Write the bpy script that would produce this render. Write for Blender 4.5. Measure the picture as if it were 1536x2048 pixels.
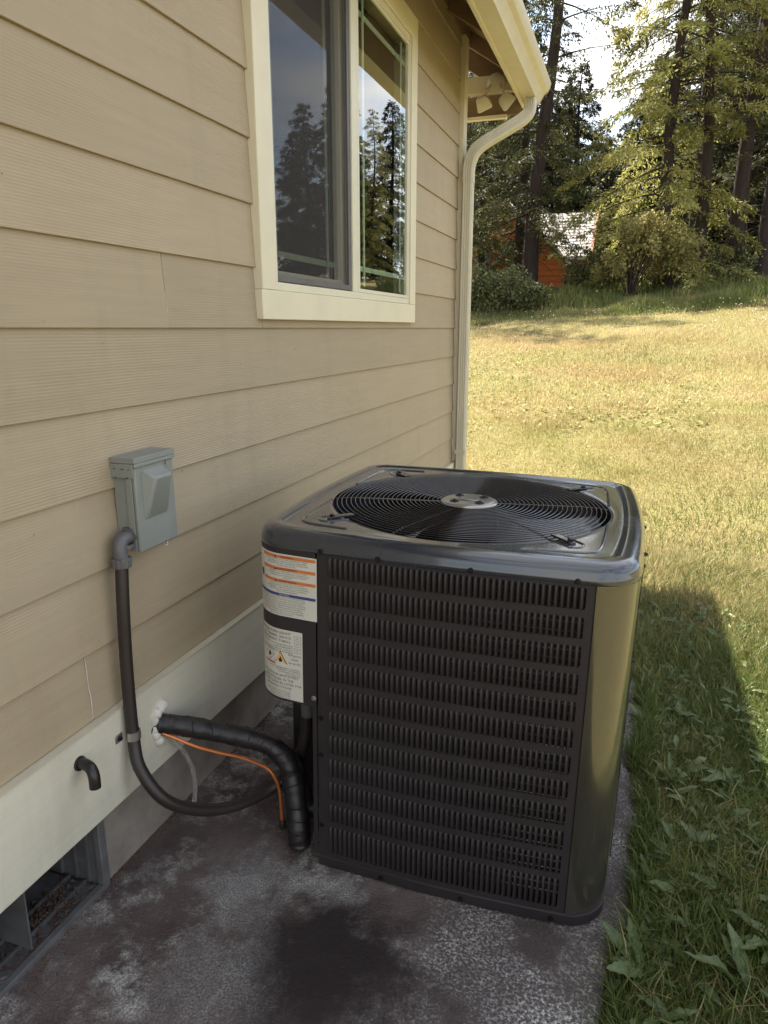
import bpy, bmesh, math, random
import numpy as np
from mathutils import Vector, Matrix

for o in list(bpy.data.objects):
    bpy.data.objects.remove(o)
scene = bpy.context.scene
COL = scene.collection
R = math.radians

# ------------------------------------------------------------------ camera
cam = bpy.data.cameras.new('camera')
camo = bpy.data.objects.new('camera', cam)
COL.objects.link(camo)
camo.location = (0, 0, 1.317)
camo.rotation_euler = (R(90 - 14.529), 0, R(18.962))
cam.sensor_fit = 'VERTICAL'
cam.sensor_height = 24
cam.sensor_width = 18
cam.lens = 1420 / 2048 * 24
cam.clip_start = 0.02
cam.clip_end = 2000
scene.camera = camo

# ------------------------------------------------------------------ sky, sun, exposure
SUN = Vector((-1.13, 1.22, 2.835)).normalized()
EL = math.asin(SUN.z)
world = bpy.data.worlds.new('World')
scene.world = world
world.use_nodes = True
nt = world.node_tree
nt.nodes.clear()
w_out = nt.nodes.new('ShaderNodeOutputWorld')
w_bg = nt.nodes.new('ShaderNodeBackground')
w_sky = nt.nodes.new('ShaderNodeTexSky')
w_sky.sky_type = 'NISHITA'
w_sky.sun_disc = False
w_sky.sun_elevation = EL
w_sky.sun_rotation = math.atan2(SUN.x, SUN.y)
w_sky.air_density = 1.0
w_sky.dust_density = 0.4
w_tc = nt.nodes.new('ShaderNodeTexCoord')
w_map = nt.nodes.new('ShaderNodeMapping')
w_map.inputs['Scale'].default_value = (1.0, 1.0, 2.2)
w_n = nt.nodes.new('ShaderNodeTexNoise')
w_n.inputs['Scale'].default_value = 2.6
w_n.inputs['Detail'].default_value = 7
w_n.inputs['Roughness'].default_value = 0.58
w_r = nt.nodes.new('ShaderNodeValToRGB')
w_r.color_ramp.elements[0].position = 0.38
w_r.color_ramp.elements[1].position = 0.60
w_mix = nt.nodes.new('ShaderNodeMix')
w_mix.data_type = 'RGBA'
w_mix.inputs[7].default_value = (6.2, 6.1, 5.9, 1)
nt.links.new(w_tc.outputs['Generated'], w_map.inputs['Vector'])
nt.links.new(w_map.outputs[0], w_n.inputs['Vector'])
nt.links.new(w_n.outputs['Fac'], w_r.inputs[0])
nt.links.new(w_r.outputs[0], w_mix.inputs[0])
nt.links.new(w_sky.outputs[0], w_mix.inputs[6])
nt.links.new(w_mix.outputs[2], w_bg.inputs[0])
w_bg.inputs[1].default_value = 0.088
nt.links.new(w_bg.outputs[0], w_out.inputs[0])

sl = bpy.data.lights.new('sun', 'SUN')
sl.energy = 5.0
sl.angle = R(0.53)
sl.color = (1.0, 0.93, 0.80)
so = bpy.data.objects.new('sun', sl)
COL.objects.link(so)
so.rotation_euler = SUN.to_track_quat('Z', 'Y').to_euler()
so.location = (-10, 12, 25)

vs = scene.view_settings
vs.view_transform = 'Standard'
vs.look = 'None'
vs.gamma = 1
vs.use_curve_mapping = False
vs.exposure = 1.93
scene.cycles.max_bounces = 6
scene.cycles.transparent_max_bounces = 16

# ------------------------------------------------------------------ material helpers
MATS = {}

def new_mat(name):
    m = bpy.data.materials.new(name)
    m.use_nodes = True
    b = m.node_tree.nodes['Principled BSDF']
    MATS[name] = m
    return m, m.node_tree, b

def N(t, typ, **kw):
    n = t.nodes.new(typ)
    for k, v in kw.items():
        if k.startswith('i_'):
            n.inputs[k[2:].replace('_', ' ')].default_value = v
        else:
            setattr(n, k, v)
    return n

def coords(t, scale=(1, 1, 1), rnd=False):
    tc = N(t, 'ShaderNodeTexCoord')
    mp = N(t, 'ShaderNodeMapping')
    mp.inputs['Scale'].default_value = scale
    src = tc.outputs['Object']
    if rnd:
        oi = N(t, 'ShaderNodeObjectInfo')
        ml = N(t, 'ShaderNodeMath', operation='MULTIPLY')
        ml.inputs[1].default_value = 37.0
        t.links.new(oi.outputs['Random'], ml.inputs[0])
        ad = N(t, 'ShaderNodeVectorMath', operation='ADD')
        t.links.new(src, ad.inputs[0])
        t.links.new(ml.outputs[0], ad.inputs[1])
        src = ad.outputs[0]
    t.links.new(src, mp.inputs[0])
    return mp.outputs[0]

def mixc(t, fac, a, b):
    m = N(t, 'ShaderNodeMix', data_type='RGBA')
    if isinstance(fac, (int, float)):
        m.inputs[0].default_value = fac
    else:
        t.links.new(fac, m.inputs[0])
    for i, c in ((6, a), (7, b)):
        if isinstance(c, tuple):
            m.inputs[i].default_value = (*c[:3], 1)
        else:
            t.links.new(c, m.inputs[i])
    return m.outputs[2]

def noise(t, vec, scale, detail=4, rough=.55, lo=None, hi=None):
    n = N(t, 'ShaderNodeTexNoise')
    n.inputs['Scale'].default_value = scale
    n.inputs['Detail'].default_value = detail
    n.inputs['Roughness'].default_value = rough
    t.links.new(vec, n.inputs['Vector'])
    if lo is None:
        return n.outputs['Fac']
    mr = N(t, 'ShaderNodeMapRange')
    mr.inputs[1].default_value = lo
    mr.inputs[2].default_value = hi
    t.links.new(n.outputs['Fac'], mr.inputs[0])
    return mr.outputs[0]

def bump(t, b, h, strength=.3, dist=.002, prev=None):
    bp = N(t, 'ShaderNodeBump')
    bp.inputs['Strength'].default_value = strength
    bp.inputs['Distance'].default_value = dist
    t.links.new(h, bp.inputs['Height'])
    if prev is not None:
        t.links.new(prev, bp.inputs['Normal'])
    t.links.new(bp.outputs[0], b.inputs['Normal'])
    return bp.outputs[0]

def pm(name, c1, c2=None, scale=20, rough=.5, bmp=0, bscale=80, metal=0, spec=.5, stretch=(1, 1, 1), lo=.3, hi=.7, rvar=0, coat=0, rnd=False):
    m, t, b = new_mat(name)
    b.inputs['Roughness'].default_value = rough
    b.inputs['Metallic'].default_value = metal
    b.inputs['Specular IOR Level'].default_value = spec
    if coat:
        b.inputs['Coat Weight'].default_value = coat
        b.inputs['Coat Roughness'].default_value = .08
    v = coords(t, stretch, rnd)
    if c2:
        f = noise(t, v, scale, 5, .6, lo, hi)
        t.links.new(mixc(t, f, c1, c2), b.inputs['Base Color'])
    else:
        b.inputs['Base Color'].default_value = (*c1, 1)
    if rvar:
        f2 = noise(t, v, scale * 1.7, 4, .6, .25, .75)
        mr = N(t, 'ShaderNodeMapRange')
        mr.inputs[3].default_value = max(.02, rough - rvar)
        mr.inputs[4].default_value = rough + rvar
        t.links.new(f2, mr.inputs[0])
        t.links.new(mr.outputs[0], b.inputs['Roughness'])
    if bmp:
        bump(t, b, noise(t, v, bscale, 5, .6), bmp, .002)
    return m

# ------------------------------------------------------------------ materials
def make_wood_paint(name, c1, c2, grain, gscale):
    m, t, b = new_mat(name)
    b.inputs['Roughness'].default_value = .62
    v = coords(t, (1, 1, 1), True)
    vs_ = coords(t, (1, .55, 9), True)
    big = noise(t, v, 2.3, 4, .6, .3, .7)
    fine = noise(t, vs_, 7, 5, .6, .3, .7)
    col = mixc(t, big, c1, c2)
    col2 = mixc(t, .28, col, mixc(t, fine, c1, tuple(x * .80 for x in c2)))
    oi = N(t, 'ShaderNodeObjectInfo')
    hv = N(t, 'ShaderNodeHueSaturation')
    mr_ = N(t, 'ShaderNodeMapRange'); mr_.inputs[3].default_value = .93; mr_.inputs[4].default_value = 1.06
    t.links.new(oi.outputs['Random'], mr_.inputs[0]); t.links.new(mr_.outputs[0], hv.inputs['Value']); t.links.new(col2, hv.inputs['Color'])
    col2 = hv.outputs[0]
    # rain-washed grime, stronger in some places
    gr_ = noise(t, coords(t, (1, 2.2, .5)), 3.2, 6, .65, .52, .80)
    col2 = mixc(t, gr_, col2, mixc(t, .22, col2, (.20, .15, .10)))
    # small dirt flecks and scuffs
    fl = noise(t, v, 60, 2, .5, .76, .80)
    col3 = mixc(t, fl, col2, tuple(x * .45 for x in c2))
    t.links.new(col3, b.inputs['Base Color'])
    wv = N(t, 'ShaderNodeTexWave', wave_type='BANDS', bands_direction='Z')
    wv.inputs['Scale'].default_value = gscale
    wv.inputs['Distortion'].default_value = 9
    wv.inputs['Detail'].default_value = 2.5
    wv.inputs['Detail Scale'].default_value = .09
    wv.inputs['Detail Roughness'].default_value = .6
    v2 = coords(t, (1, .18, 1), True)
    t.links.new(v2, wv.inputs['Vector'])
    am = noise(t, coords(t, (1, .8, 3), True), 1.6, 3, .6, .35, .65)
    ml = N(t, 'ShaderNodeMath', operation='MULTIPLY')
    t.links.new(wv.outputs['Fac'], ml.inputs[0])
    t.links.new(am, ml.inputs[1])
    p = bump(t, b, ml.outputs[0], grain, .0022)
    bump(t, b, noise(t, coords(t, (1, 1, 4), True), 30, 3), .12, .002, p)
    return m

make_wood_paint('siding', (.40, .322, .218), (.368, .293, .196), .24, 48)
make_wood_paint('skirt_paint', (.70, .66, .53), (.64, .60, .49), .45, 75)
pm('trim_paint', (.72, .655, .50), (.66, .60, .455), 6, .45, .08, 60)
pm('vinyl', (.70, .66, .52), (.65, .61, .48), 8, .35)
pm('gutter_paint', (.66, .60, .455), (.60, .545, .41), 9, .32, .05, 30)
pm('spout_paint', (.56, .51, .38), (.48, .45, .35), 14, .38, .06, 30, stretch=(1, 1, .3))
pm('eave_wood', (.26, .18, .11), (.20, .135, .08), 9, .75, .3, 60, stretch=(.3, 3, 3))
pm('foundation_concrete', (.27, .235, .20), (.16, .13, .11), 6, .9, .7, 45, rvar=.05, lo=.38, hi=.66)
pm('dark_interior', (.018, .016, .016), None, rough=.9)
pm('curtain', (.10, .085, .075), (.05, .045, .04), 3, .9)
pm('vent_plastic', (.13, .132, .135), (.075, .07, .066), 14, .45, .15, 90)
pm('dirt', (.045, .025, .018), (.10, .065, .045), 60, .95, .6, 120)
pm('shingle_roof', (.16, .15, .145), (.10, .095, .09), 30, .9, .5, 60)
pm('ac_paint', (.026, .021, .0225), (.031, .026, .0275), 10, .46, .06, 160, rvar=.05, spec=.3)
pm('ac_gloss', (.022, .027, .038), (.019, .023, .033), 5, .24, .05, 20, coat=1, rvar=.08)
pm('ac_post', (.034, .030, .026), (.030, .027, .023), 5, .25, .04, 22, coat=1, stretch=(3, 3, .25))
for _n, _i in (('ac_gloss', 1.5), ('ac_post', 1.75)):
    MATS[_n].node_tree.nodes['Principled BSDF'].inputs['Coat IOR'].default_value = _i
pm('ac_inner', (.012, .009, .009), None, rough=.8)
pm('wire_black', (.022, .018, .019), None, rough=.2, coat=.5)
pm('fan_blade', (.15, .155, .17), (.11, .115, .125), 12, .2)
pm('hub_steel', (.34, .33, .30), (.26, .25, .23), 18, .22, .1, 50, metal=.6)
pm('screw_dark', (.022, .017, .018), None, rough=.35, metal=.6)
pm('zinc', (.52, .50, .47), (.38, .37, .36), 30, .35, metal=.85)
pm('label_white', (.60, .585, .53), (.56, .545, .49), 12, .5)
pm('label_grey', (.155, .135, .13), None, rough=.6)
pm('ink_black', (.02, .018, .018), None, rough=.6)
pm('ink_orange', (.58, .17, .04), None, rough=.55)
pm('ink_blue', (.035, .05, .20), None, rough=.55)
pm('ink_yellow', (.72, .42, .11), None, rough=.55)
pm('ink_red', (.38, .05, .03), None, rough=.55)
pm('box_paint', (.235, .245, .225), (.205, .215, .20), 9, .48, .08, 80)
pm('box_side', (.235, .245, .225), (.205, .215, .20), 9, .48, .08, 80)
pm('pvc_grey', (.115, .11, .115), (.09, .085, .09), 20, .4)
pm('conduit', (.022, .016, .015), (.028, .021, .020), 12, .42, .12, 70, stretch=(1, 1, 1))
pm('foam_black', (.010, .0085, .009), (.020, .017, .017), 25, .45, .9, 55, rvar=.12)
pm('copper', (.62, .20, .065), (.48, .14, .045), 25, .3, metal=.55)
pm('brass', (.45, .30, .10), None, rough=.35, metal=.9)
pm('sealant', (.66, .63, .58), (.55, .52, .47), 30, .7, .3, 60)
pm('black_pipe', (.014, .011, .011), None, rough=.35)
pm('lamp_plastic', (.60, .55, .42), None, rough=.4)
pm('lamp_lens', (.70, .72, .70), None, rough=.12)
pm('log_wall', (.45, .13, .03), (.28, .075, .02), 5, .7, .4, 20, stretch=(1, 1, 7))
pm('cabin_roof', (.34, .315, .305), (.30, .28, .27), 5, .9, .1, 30)
pm('cabin_trim', (.30, .09, .03), None, rough=.7)
pm('bark', (.040, .026, .021), (.018, .011, .010), 7, .95, .8, 25, stretch=(2, 2, .35))
pm('dead_twig', (.14, .10, .075), None, rough=.9)
pm('flower_white', (.75, .72, .62), None, rough=.8)

# clear tube
m, t, b = new_mat('clear_vinyl')
b.inputs['Base Color'].default_value = (.80, .78, .74, 1)
b.inputs['Roughness'].default_value = .15
b.inputs['Transmission Weight'].default_value = .85
b.inputs['IOR'].default_value = 1.3

# window glass: double glazing, fresnel reflection over a tinted see-through pane
m, t, b = new_mat('window_glass')
t.nodes.remove(b)
out = t.nodes['Material Output']
fr = N(t, 'ShaderNodeFresnel'); fr.inputs['IOR'].default_value = 1.75
ml = N(t, 'ShaderNodeMath', operation='MULTIPLY', use_clamp=True); ml.inputs[1].default_value = 2.1
gl = N(t, 'ShaderNodeBsdfGlossy'); gl.inputs['Roughness'].default_value = .006
tr = N(t, 'ShaderNodeBsdfTransparent'); tr.inputs[0].default_value = (.86, .90, .86, 1)
mx = N(t, 'ShaderNodeMixShader')
wob = noise(t, coords(t, (1, 1, 1)), 2.2, 2)
bp = N(t, 'ShaderNodeBump'); bp.inputs['Strength'].default_value = .035; bp.inputs['Distance'].default_value = .004
t.links.new(wob, bp.inputs['Height']); t.links.new(bp.outputs[0], gl.inputs['Normal'])
gm = N(t, 'ShaderNodeNewGeometry')
bf = N(t, 'ShaderNodeMath', operation='SUBTRACT'); bf.inputs[0].default_value = 1; t.links.new(gm.outputs['Backfacing'], bf.inputs[1])
m2 = N(t, 'ShaderNodeMath', operation='MULTIPLY'); t.links.new(ml.outputs[0], m2.inputs[0]); t.links.new(bf.outputs[0], m2.inputs[1])
t.links.new(fr.outputs[0], ml.inputs[0]); t.links.new(m2.outputs[0], mx.inputs[0])
t.links.new(tr.outputs[0], mx.inputs[1]); t.links.new(gl.outputs[0], mx.inputs[2])
t.links.new(mx.outputs[0], out.inputs[0])

# insect screen: fine dark weave, mostly open
m, t, b = new_mat('insect_screen')
out = t.nodes['Material Output']
b.inputs['Base Color'].default_value = (.045, .038, .036, 1)
b.inputs['Roughness'].default_value = .7
tr = N(t, 'ShaderNodeBsdfTransparent')
mx = N(t, 'ShaderNodeMixShader'); mx.inputs[0].default_value = .30
t.links.new(tr.outputs[0], mx.inputs[1]); t.links.new(b.outputs[0], mx.inputs[2])
t.links.new(mx.outputs[0], out.inputs[0])

# coil fins
m, t, b = new_mat('coil_fins')
b.inputs['Roughness'].default_value = .6
wv = N(t, 'ShaderNodeTexWave', bands_direction='Z'); wv.inputs['Scale'].default_value = 38
t.links.new(coords(t), wv.inputs['Vector'])
t.links.new(mixc(t, wv.outputs['Fac'], (.010, .007, .007), (.035, .025, .022)), b.inputs['Base Color'])

# concrete pad: worn exposed aggregate, moss-dark stains, pale lime patches
m, t, b = new_mat('pad_concrete')
b.inputs['Roughness'].default_value = .9
v = coords(t)
patch = noise(t, v, 3.1, 8, .68, .46, .56)
patch2 = noise(t, v, 13, 8, .75, .44, .56)
speck = noise(t, v, 260, 3, .7, .42, .60)
speck2 = noise(t, v, 150, 3, .65, .44, .60)
base = mixc(t, noise(t, v, 6, 5, .6, .3, .7), (.15, .115, .105), (.065, .044, .040))
pale = mixc(t, speck, (.20, .19, .18), (.52, .50, .47))
mm = N(t, 'ShaderNodeMath', operation='MULTIPLY'); t.links.new(patch, mm.inputs[0]); t.links.new(patch2, mm.inputs[1])
c = mixc(t, mm.outputs[0], base, pale)
# exposed aggregate area toward the lawn side
sx = N(t, 'ShaderNodeSeparateXYZ'); t.links.new(v, sx.inputs[0])
ed = N(t, 'ShaderNodeMath', operation='ADD')
nn = noise(t, v, 2.2, 5, .6)
n2 = N(t, 'ShaderNodeMath', operation='MULTIPLY'); n2.inputs[1].default_value = .7; t.links.new(nn, n2.inputs[0])
t.links.new(sx.outputs['X'], ed.inputs[0]); t.links.new(n2.outputs[0], ed.inputs[1])
er = N(t, 'ShaderNodeMapRange'); er.inputs[1].default_value = -.12; er.inputs[2].default_value = .12
t.links.new(ed.outputs[0], er.inputs[0])
agg = mixc(t, speck2, (.085, .068, .062), mixc(t, speck, (.26, .25, .24), (.60, .58, .55)))
agg = mixc(t, noise(t, v, 5, 5, .65, .40, .62), agg, (.075, .058, .054))
c = mixc(t, er.outputs[0], c, agg)
def stain(c, x, y, r0, r1, colr, wob_=.35, sy=1.0, k=1.0):
    sb = N(t, 'ShaderNodeVectorMath', operation='SUBTRACT'); sb.inputs[1].default_value = (x, y, 0)
    t.links.new(v, sb.inputs[0])
    sc = N(t, 'ShaderNodeVectorMath', operation='MULTIPLY'); sc.inputs[1].default_value = (1, sy, 0)
    t.links.new(sb.outputs[0], sc.inputs[0])
    ln = N(t, 'ShaderNodeVectorMath', operation='LENGTH'); t.links.new(sc.outputs[0], ln.inputs[0])
    nz = noise(t, v, 14, 8, .72)
    a = N(t, 'ShaderNodeMath', operation='MULTIPLY_ADD'); a.inputs[1].default_value = wob_; t.links.new(nz, a.inputs[0]); t.links.new(ln.outputs['Value'], a.inputs[2])
    s2 = N(t, 'ShaderNodeMath', operation='SUBTRACT'); s2.inputs[1].default_value = wob_ * .5; t.links.new(a.outputs[0], s2.inputs[0])
    mr = N(t, 'ShaderNodeMapRange'); mr.inputs[1].default_value = r1; mr.inputs[2].default_value = r0
    mr.inputs[3].default_value = 0; mr.inputs[4].default_value = k
    t.links.new(s2.outputs[0], mr.inputs[0])
    return mixc(t, mr.outputs[0], c, colr)
# pale tooled line between the two pours
lw = N(t, 'ShaderNodeMath', operation='MULTIPLY_ADD'); lw.inputs[1].default_value = .05; lw.inputs[2].default_value = .675
t.links.new(noise(t, v, 11, 6, .7), lw.inputs[0])
la = N(t, 'ShaderNodeMath', operation='ADD'); t.links.new(sx.outputs['X'], la.inputs[0]); t.links.new(lw.outputs[0], la.inputs[1])
lb_ = N(t, 'ShaderNodeMath', operation='ABSOLUTE'); t.links.new(la.outputs[0], lb_.inputs[0])
lr = N(t, 'ShaderNodeMapRange'); lr.inputs[1].default_value = .014; lr.inputs[2].default_value = .002; lr.inputs[4].default_value = .8
t.links.new(lb_.outputs[0], lr.inputs[0])
c = mixc(t, lr.outputs[0], c, mixc(t, speck, (.12, .11, .105), (.28, .27, .26)))
# pores and grit
c = mixc(t, noise(t, v, 330, 2, .6, .70, .76), c, (.02, .016, .015))
c = mixc(t, noise(t, v, 240, 2, .6, .72, .76), c, (.36, .33, .29))
c = stain(c, -.50, .98, .08, .24, (.034, .021, .019), .34, .8, .85)
c = stain(c, -.40, 1.12, .04, .16, (.030, .019, .018), .30, 1.1, .7)
c = stain(c, -.54, 1.15, .10, .22, (.020, .012, .0115), .30, 1.0, .98)
c = stain(c, -.80, 1.27, .02, .13, mixc(t, speck, (.16, .155, .15), (.44, .43, .42)), .3, .8, .75)
c = stain(c, -.60, 1.335, .01, .09, mixc(t, speck, (.20, .195, .19), (.52, .51, .50)), .25, 1.8, .8)
c = stain(c, -.74, 1.00, .03, .16, mixc(t, speck, (.12, .11, .108), (.34, .33, .32)), .35, .8, .6)
t.links.new(c, b.inputs['Base Color'])
p = bump(t, b, speck2, .9, .003)
bump(t, b, noise(t, v, 26, 5, .6), .5, .004, p)

# lawn soil and thatch seen between blades
m, t, b = new_mat('lawn_soil')
b.inputs['Roughness'].default_value = 1
b.inputs['Specular IOR Level'].default_value = .1
v = coords(t)
a1 = noise(t, v, .55, 5, .6, .38, .62)
a2 = noise(t, v, 2.6, 5, .65, .35, .65)
a3 = noise(t, v, 22, 4, .7, .35, .65)
a4 = noise(t, v, 95, 3, .7, .4, .62)
c = mixc(t, a1, (.33, .275, .10), (.20, .215, .055))
c = mixc(t, a2, c, (.36, .29, .125))
c = mixc(t, noise(t, v, .55, 5, .65, .54, .64), c, (.40, .24, .13))
c = mixc(t, a3, c, (.14, .145, .038))
c = mixc(t, a4, c, (.42, .35, .17))
t.links.new(c, b.inputs['Base Color'])
p = bump(t, b, a4, .9, .02)
bump(t, b, a3, .8, .05, p)

def leafy(name, stops, trans=.3, rough=.6, patch=None, spec=.3):
    """foliage: colour by a per-blade random attribute, part of the light passes through"""
    m, t, b = new_mat(name)
    out = t.nodes['Material Output']
    at = N(t, 'ShaderNodeAttribute', attribute_name='rnd')
    rp = N(t, 'ShaderNodeValToRGB')
    rp.color_ramp.interpolation = 'LINEAR'
    els = rp.color_ramp.elements
    while len(els) < len(stops):
        els.new(.5)
    for e, (pp, cc) in zip(els, stops):
        e.position = pp
        e.color = (*cc, 1)
    t.links.new(at.outputs['Fac'], rp.inputs[0])
    col = rp.outputs[0]
    if patch:
        col = mixc(t, noise(t, coords(t), patch[0], 4, .6, .4, .62), col, mixc(t, .5, col, patch[1]))
    b.inputs['Roughness'].default_value = rough
    b.inputs['Specular IOR Level'].default_value = spec
    t.links.new(col, b.inputs['Base Color'])
    tl = N(t, 'ShaderNodeBsdfTranslucent')
    t.links.new(col, tl.inputs[0])
    mx = N(t, 'ShaderNodeMixShader'); mx.inputs[0].default_value = trans
    t.links.new(b.outputs[0], mx.inputs[1]); t.links.new(tl.outputs[0], mx.inputs[2])
    t.links.new(mx.outputs[0], out.inputs[0])
    return m

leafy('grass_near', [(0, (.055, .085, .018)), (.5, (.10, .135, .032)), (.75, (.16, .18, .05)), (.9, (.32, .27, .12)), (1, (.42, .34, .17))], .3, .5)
leafy('grass_lawn', [(0, (.12, .155, .032)), (.35, (.24, .26, .07)), (.65, (.42, .385, .15)), (1, (.56, .48, .25))], .3, .6, (.42, (.48, .29, .17)))
leafy('grass_tall', [(0, (.075, .10, .025)), (.6, (.15, .17, .05)), (1, (.30, .26, .12))], .4, .6)
leafy('weed_leaf', [(0, (.065, .095, .030)), (.5, (.105, .145, .055)), (1, (.17, .20, .09))], .3, .38, (14, (.05, .07, .02)))
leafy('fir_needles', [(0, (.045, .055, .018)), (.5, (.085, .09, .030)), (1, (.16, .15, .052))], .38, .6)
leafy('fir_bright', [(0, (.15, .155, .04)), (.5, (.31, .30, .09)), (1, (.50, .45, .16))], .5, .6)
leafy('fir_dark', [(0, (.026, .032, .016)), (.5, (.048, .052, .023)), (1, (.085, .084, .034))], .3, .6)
leafy('shrub_leaf', [(0, (.055, .07, .025)), (.6, (.12, .135, .05)), (1, (.24, .23, .11))], .3, .4)
leafy('maple_leaf', [(0, (.18, .17, .055)), (.6, (.32, .28, .10)), (1, (.46, .40, .17))], .45, .5)

# ------------------------------------------------------------------ mesh helpers
class MB:
    def __init__(s):
        s.v, s.f = [], []
    def add(s, V, F):
        o = len(s.v)
        s.v += [tuple(p) for p in V]
        s.f += [tuple(i + o for i in q) for q in F]
        return s
    def box(s, x0, x1, y0, y1, z0, z1):
        V = [(x0, y0, z0), (x1, y0, z0), (x1, y1, z0), (x0, y1, z0), (x0, y0, z1), (x1, y0, z1), (x1, y1, z1), (x0, y1, z1)]
        return s.add(V, [(0, 3, 2, 1), (4, 5, 6, 7), (0, 1, 5, 4), (1, 2, 6, 5), (2, 3, 7, 6), (3, 0, 4, 7)])
    def prism(s, P, axis, a, b):
        """extrude polygon P (2d) along axis from a to b"""
        def m(p, w):
            return {'x': (w, p[0], p[1]), 'y': (p[0], w, p[1]), 'z': (p[0], p[1], w)}[axis]
        n = len(P)
        V = [m(p, a) for p in P] + [m(p, b) for p in P]
        F = [tuple(range(n - 1, -1, -1)), tuple(range(n, 2 * n))] + [(i, (i + 1) % n, n + (i + 1) % n, n + i) for i in range(n)]
        return s.add(V, F)
    def tube(s, P, r, k=10, cap=True, sq=None):
        P = [Vector(p) for p in P]
        n = len(P)
        rr = r if hasattr(r, '__len__') else [r] * n
        T = []
        for i in range(n):
            T.append((P[min(i + 1, n - 1)] - P[max(i - 1, 0)]).normalized())
        up = Vector((0, 0, 1)) if abs(T[0].z) < .9 else Vector((0, 1, 0))
        u = T[0].cross(up).normalized()
        V = []
        for i in range(n):
            u = (u - T[i] * u.dot(T[i])).normalized()
            w = T[i].cross(u)
            for j in range(k):
                a = 2 * math.pi * j / k
                V.append(P[i] + (u * math.cos(a) + w * math.sin(a)) * rr[i])
        F = [(i * k + j, i * k + (j + 1) % k, (i + 1) * k + (j + 1) % k, (i + 1) * k + j) for i in range(n - 1) for j in range(k)]
        if cap:
            F += [tuple(range(k - 1, -1, -1)), tuple((n - 1) * k + j for j in range(k))]
        return s.add(V, F)
    def lathe(s, prof, c, axis='z', k=24, cap=True):
        V = []
        for r, h in prof:
            for j in range(k):
                a = 2 * math.pi * j / k
                x, y = r * math.cos(a), r * math.sin(a)
                V.append({'z': (c[0] + x, c[1] + y, c[2] + h), 'y': (c[0] + x, c[1] + h, c[2] + y), 'x': (c[0] + h, c[1] + x, c[2] + y)}[axis])
        n = len(prof)
        F = [(i * k + j, i * k + (j + 1) % k, (i + 1) * k + (j + 1) % k, (i + 1) * k + j) for i in range(n - 1) for j in range(k)]
        if cap:
            F += [tuple(range(k - 1, -1, -1)), tuple((n - 1) * k + j for j in range(k))]
        return s.add(V, F)
    def build(s, name, m, parent=None, smooth=False, bevel=0, seg=2, angle=35):
        me = bpy.data.meshes.new(name)
        me.from_pydata(s.v, [], s.f)
        bm = bmesh.new(); bm.from_mesh(me)
        bmesh.ops.recalc_face_normals(bm, faces=bm.faces)
        bm.to_mesh(me); bm.free()
        return link(name, me, m, parent, smooth, bevel, seg, angle)

def link(name, me, m, parent=None, smooth=False, bevel=0, seg=2, angle=35):
    o = bpy.data.objects.new(name, me)
    COL.objects.link(o)
    if m:
        me.materials.clear()
        me.materials.append(MATS[m])
    o.parent = parent
    if bevel:
        md = o.modifiers.new('bevel', 'BEVEL')
        md.width = bevel; md.segments = seg; md.limit_method = 'ANGLE'; md.angle_limit = R(40)
    if smooth or bevel:
        me.polygons.foreach_set('use_smooth', [True] * len(me.polygons))
        try:
            me.set_sharp_from_angle(angle=R(angle))
        except Exception:
            pass
    return o

def np_mesh(name, V, F, attr=None, smooth=False):
    V = np.asarray(V, np.float32); F = np.asarray(F, np.int32)
    me = bpy.data.meshes.new(name)
    k = F.shape[1]
    me.vertices.add(len(V)); me.vertices.foreach_set('co', V.ravel())
    me.loops.add(F.size); me.loops.foreach_set('vertex_index', F.ravel())
    me.polygons.add(len(F))
    me.polygons.foreach_set('loop_start', np.arange(0, F.size, k, dtype=np.int32))
    me.polygons.foreach_set('loop_total', np.full(len(F), k, np.int32))
    if smooth:
        me.polygons.foreach_set('use_smooth', np.ones(len(F), bool))
    if attr is not None:
        a = me.attributes.new('rnd', 'FLOAT', 'POINT')
        a.data.foreach_set('value', np.asarray(attr, np.float32))
    me.update()
    me.validate()
    return me

def thing(name, label, cat, loc=(0, 0, 0), group=None):
    o = bpy.data.objects.new(name, None)
    o.empty_display_size = .1
    COL.objects.link(o)
    o.location = loc
    tag(o, label, cat, group)
    return o

def tag(o, label=None, cat=None, group=None, kind=None):
    if label: o['label'] = label
    if cat: o['category'] = cat
    if group: o['group'] = group
    if kind: o['kind'] = kind
    return o

def smooth_path(P, sub=8):
    P = [Vector(p) for p in P]
    Q = [P[0] * 2 - P[1]] + P + [P[-1] * 2 - P[-2]]
    out = []
    for i in range(1, len(Q) - 2):
        for k in range(sub):
            u = k / sub
            a, b_, c_, d = Q[i - 1], Q[i], Q[i + 1], Q[i + 2]
            out.append(.5 * ((2 * b_) + (c_ - a) * u + (2 * a - 5 * b_ + 4 * c_ - d) * u * u + (3 * b_ - a - 3 * c_ + d) * u ** 3))
    out.append(P[-1])
    return out

rng = np.random.default_rng(7)
random.seed(7)

# ------------------------------------------------------------------ ground
def sstep(x):
    x = np.clip(x, 0, 1)
    return x * x * (3 - 2 * x)

def ground_z(x, y):
    x = np.asarray(x, float); y = np.asarray(y, float)
    d = np.maximum(0, y - 4.0)
    rise = .118 * (np.sqrt(d * d + 4) - 2)
    rise = np.where(y > 30, rise - .06 * (y - 30), rise)
    rise = np.minimum(rise, 4.5)
    cross = .058 * np.clip(x, -14, 14) * sstep((y - 5) / 14) * np.clip(1 - (y - 40) / 40, 0, 1)
    u = .03 * np.sin(x * 1.3 + 1) * np.sin(y * .9) * sstep((y - 3) / 4) + .012 * np.sin(x * 4.1 + .3) * np.sin(y * 3.3 + 1)
    return -.052 + rise + cross + u

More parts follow.
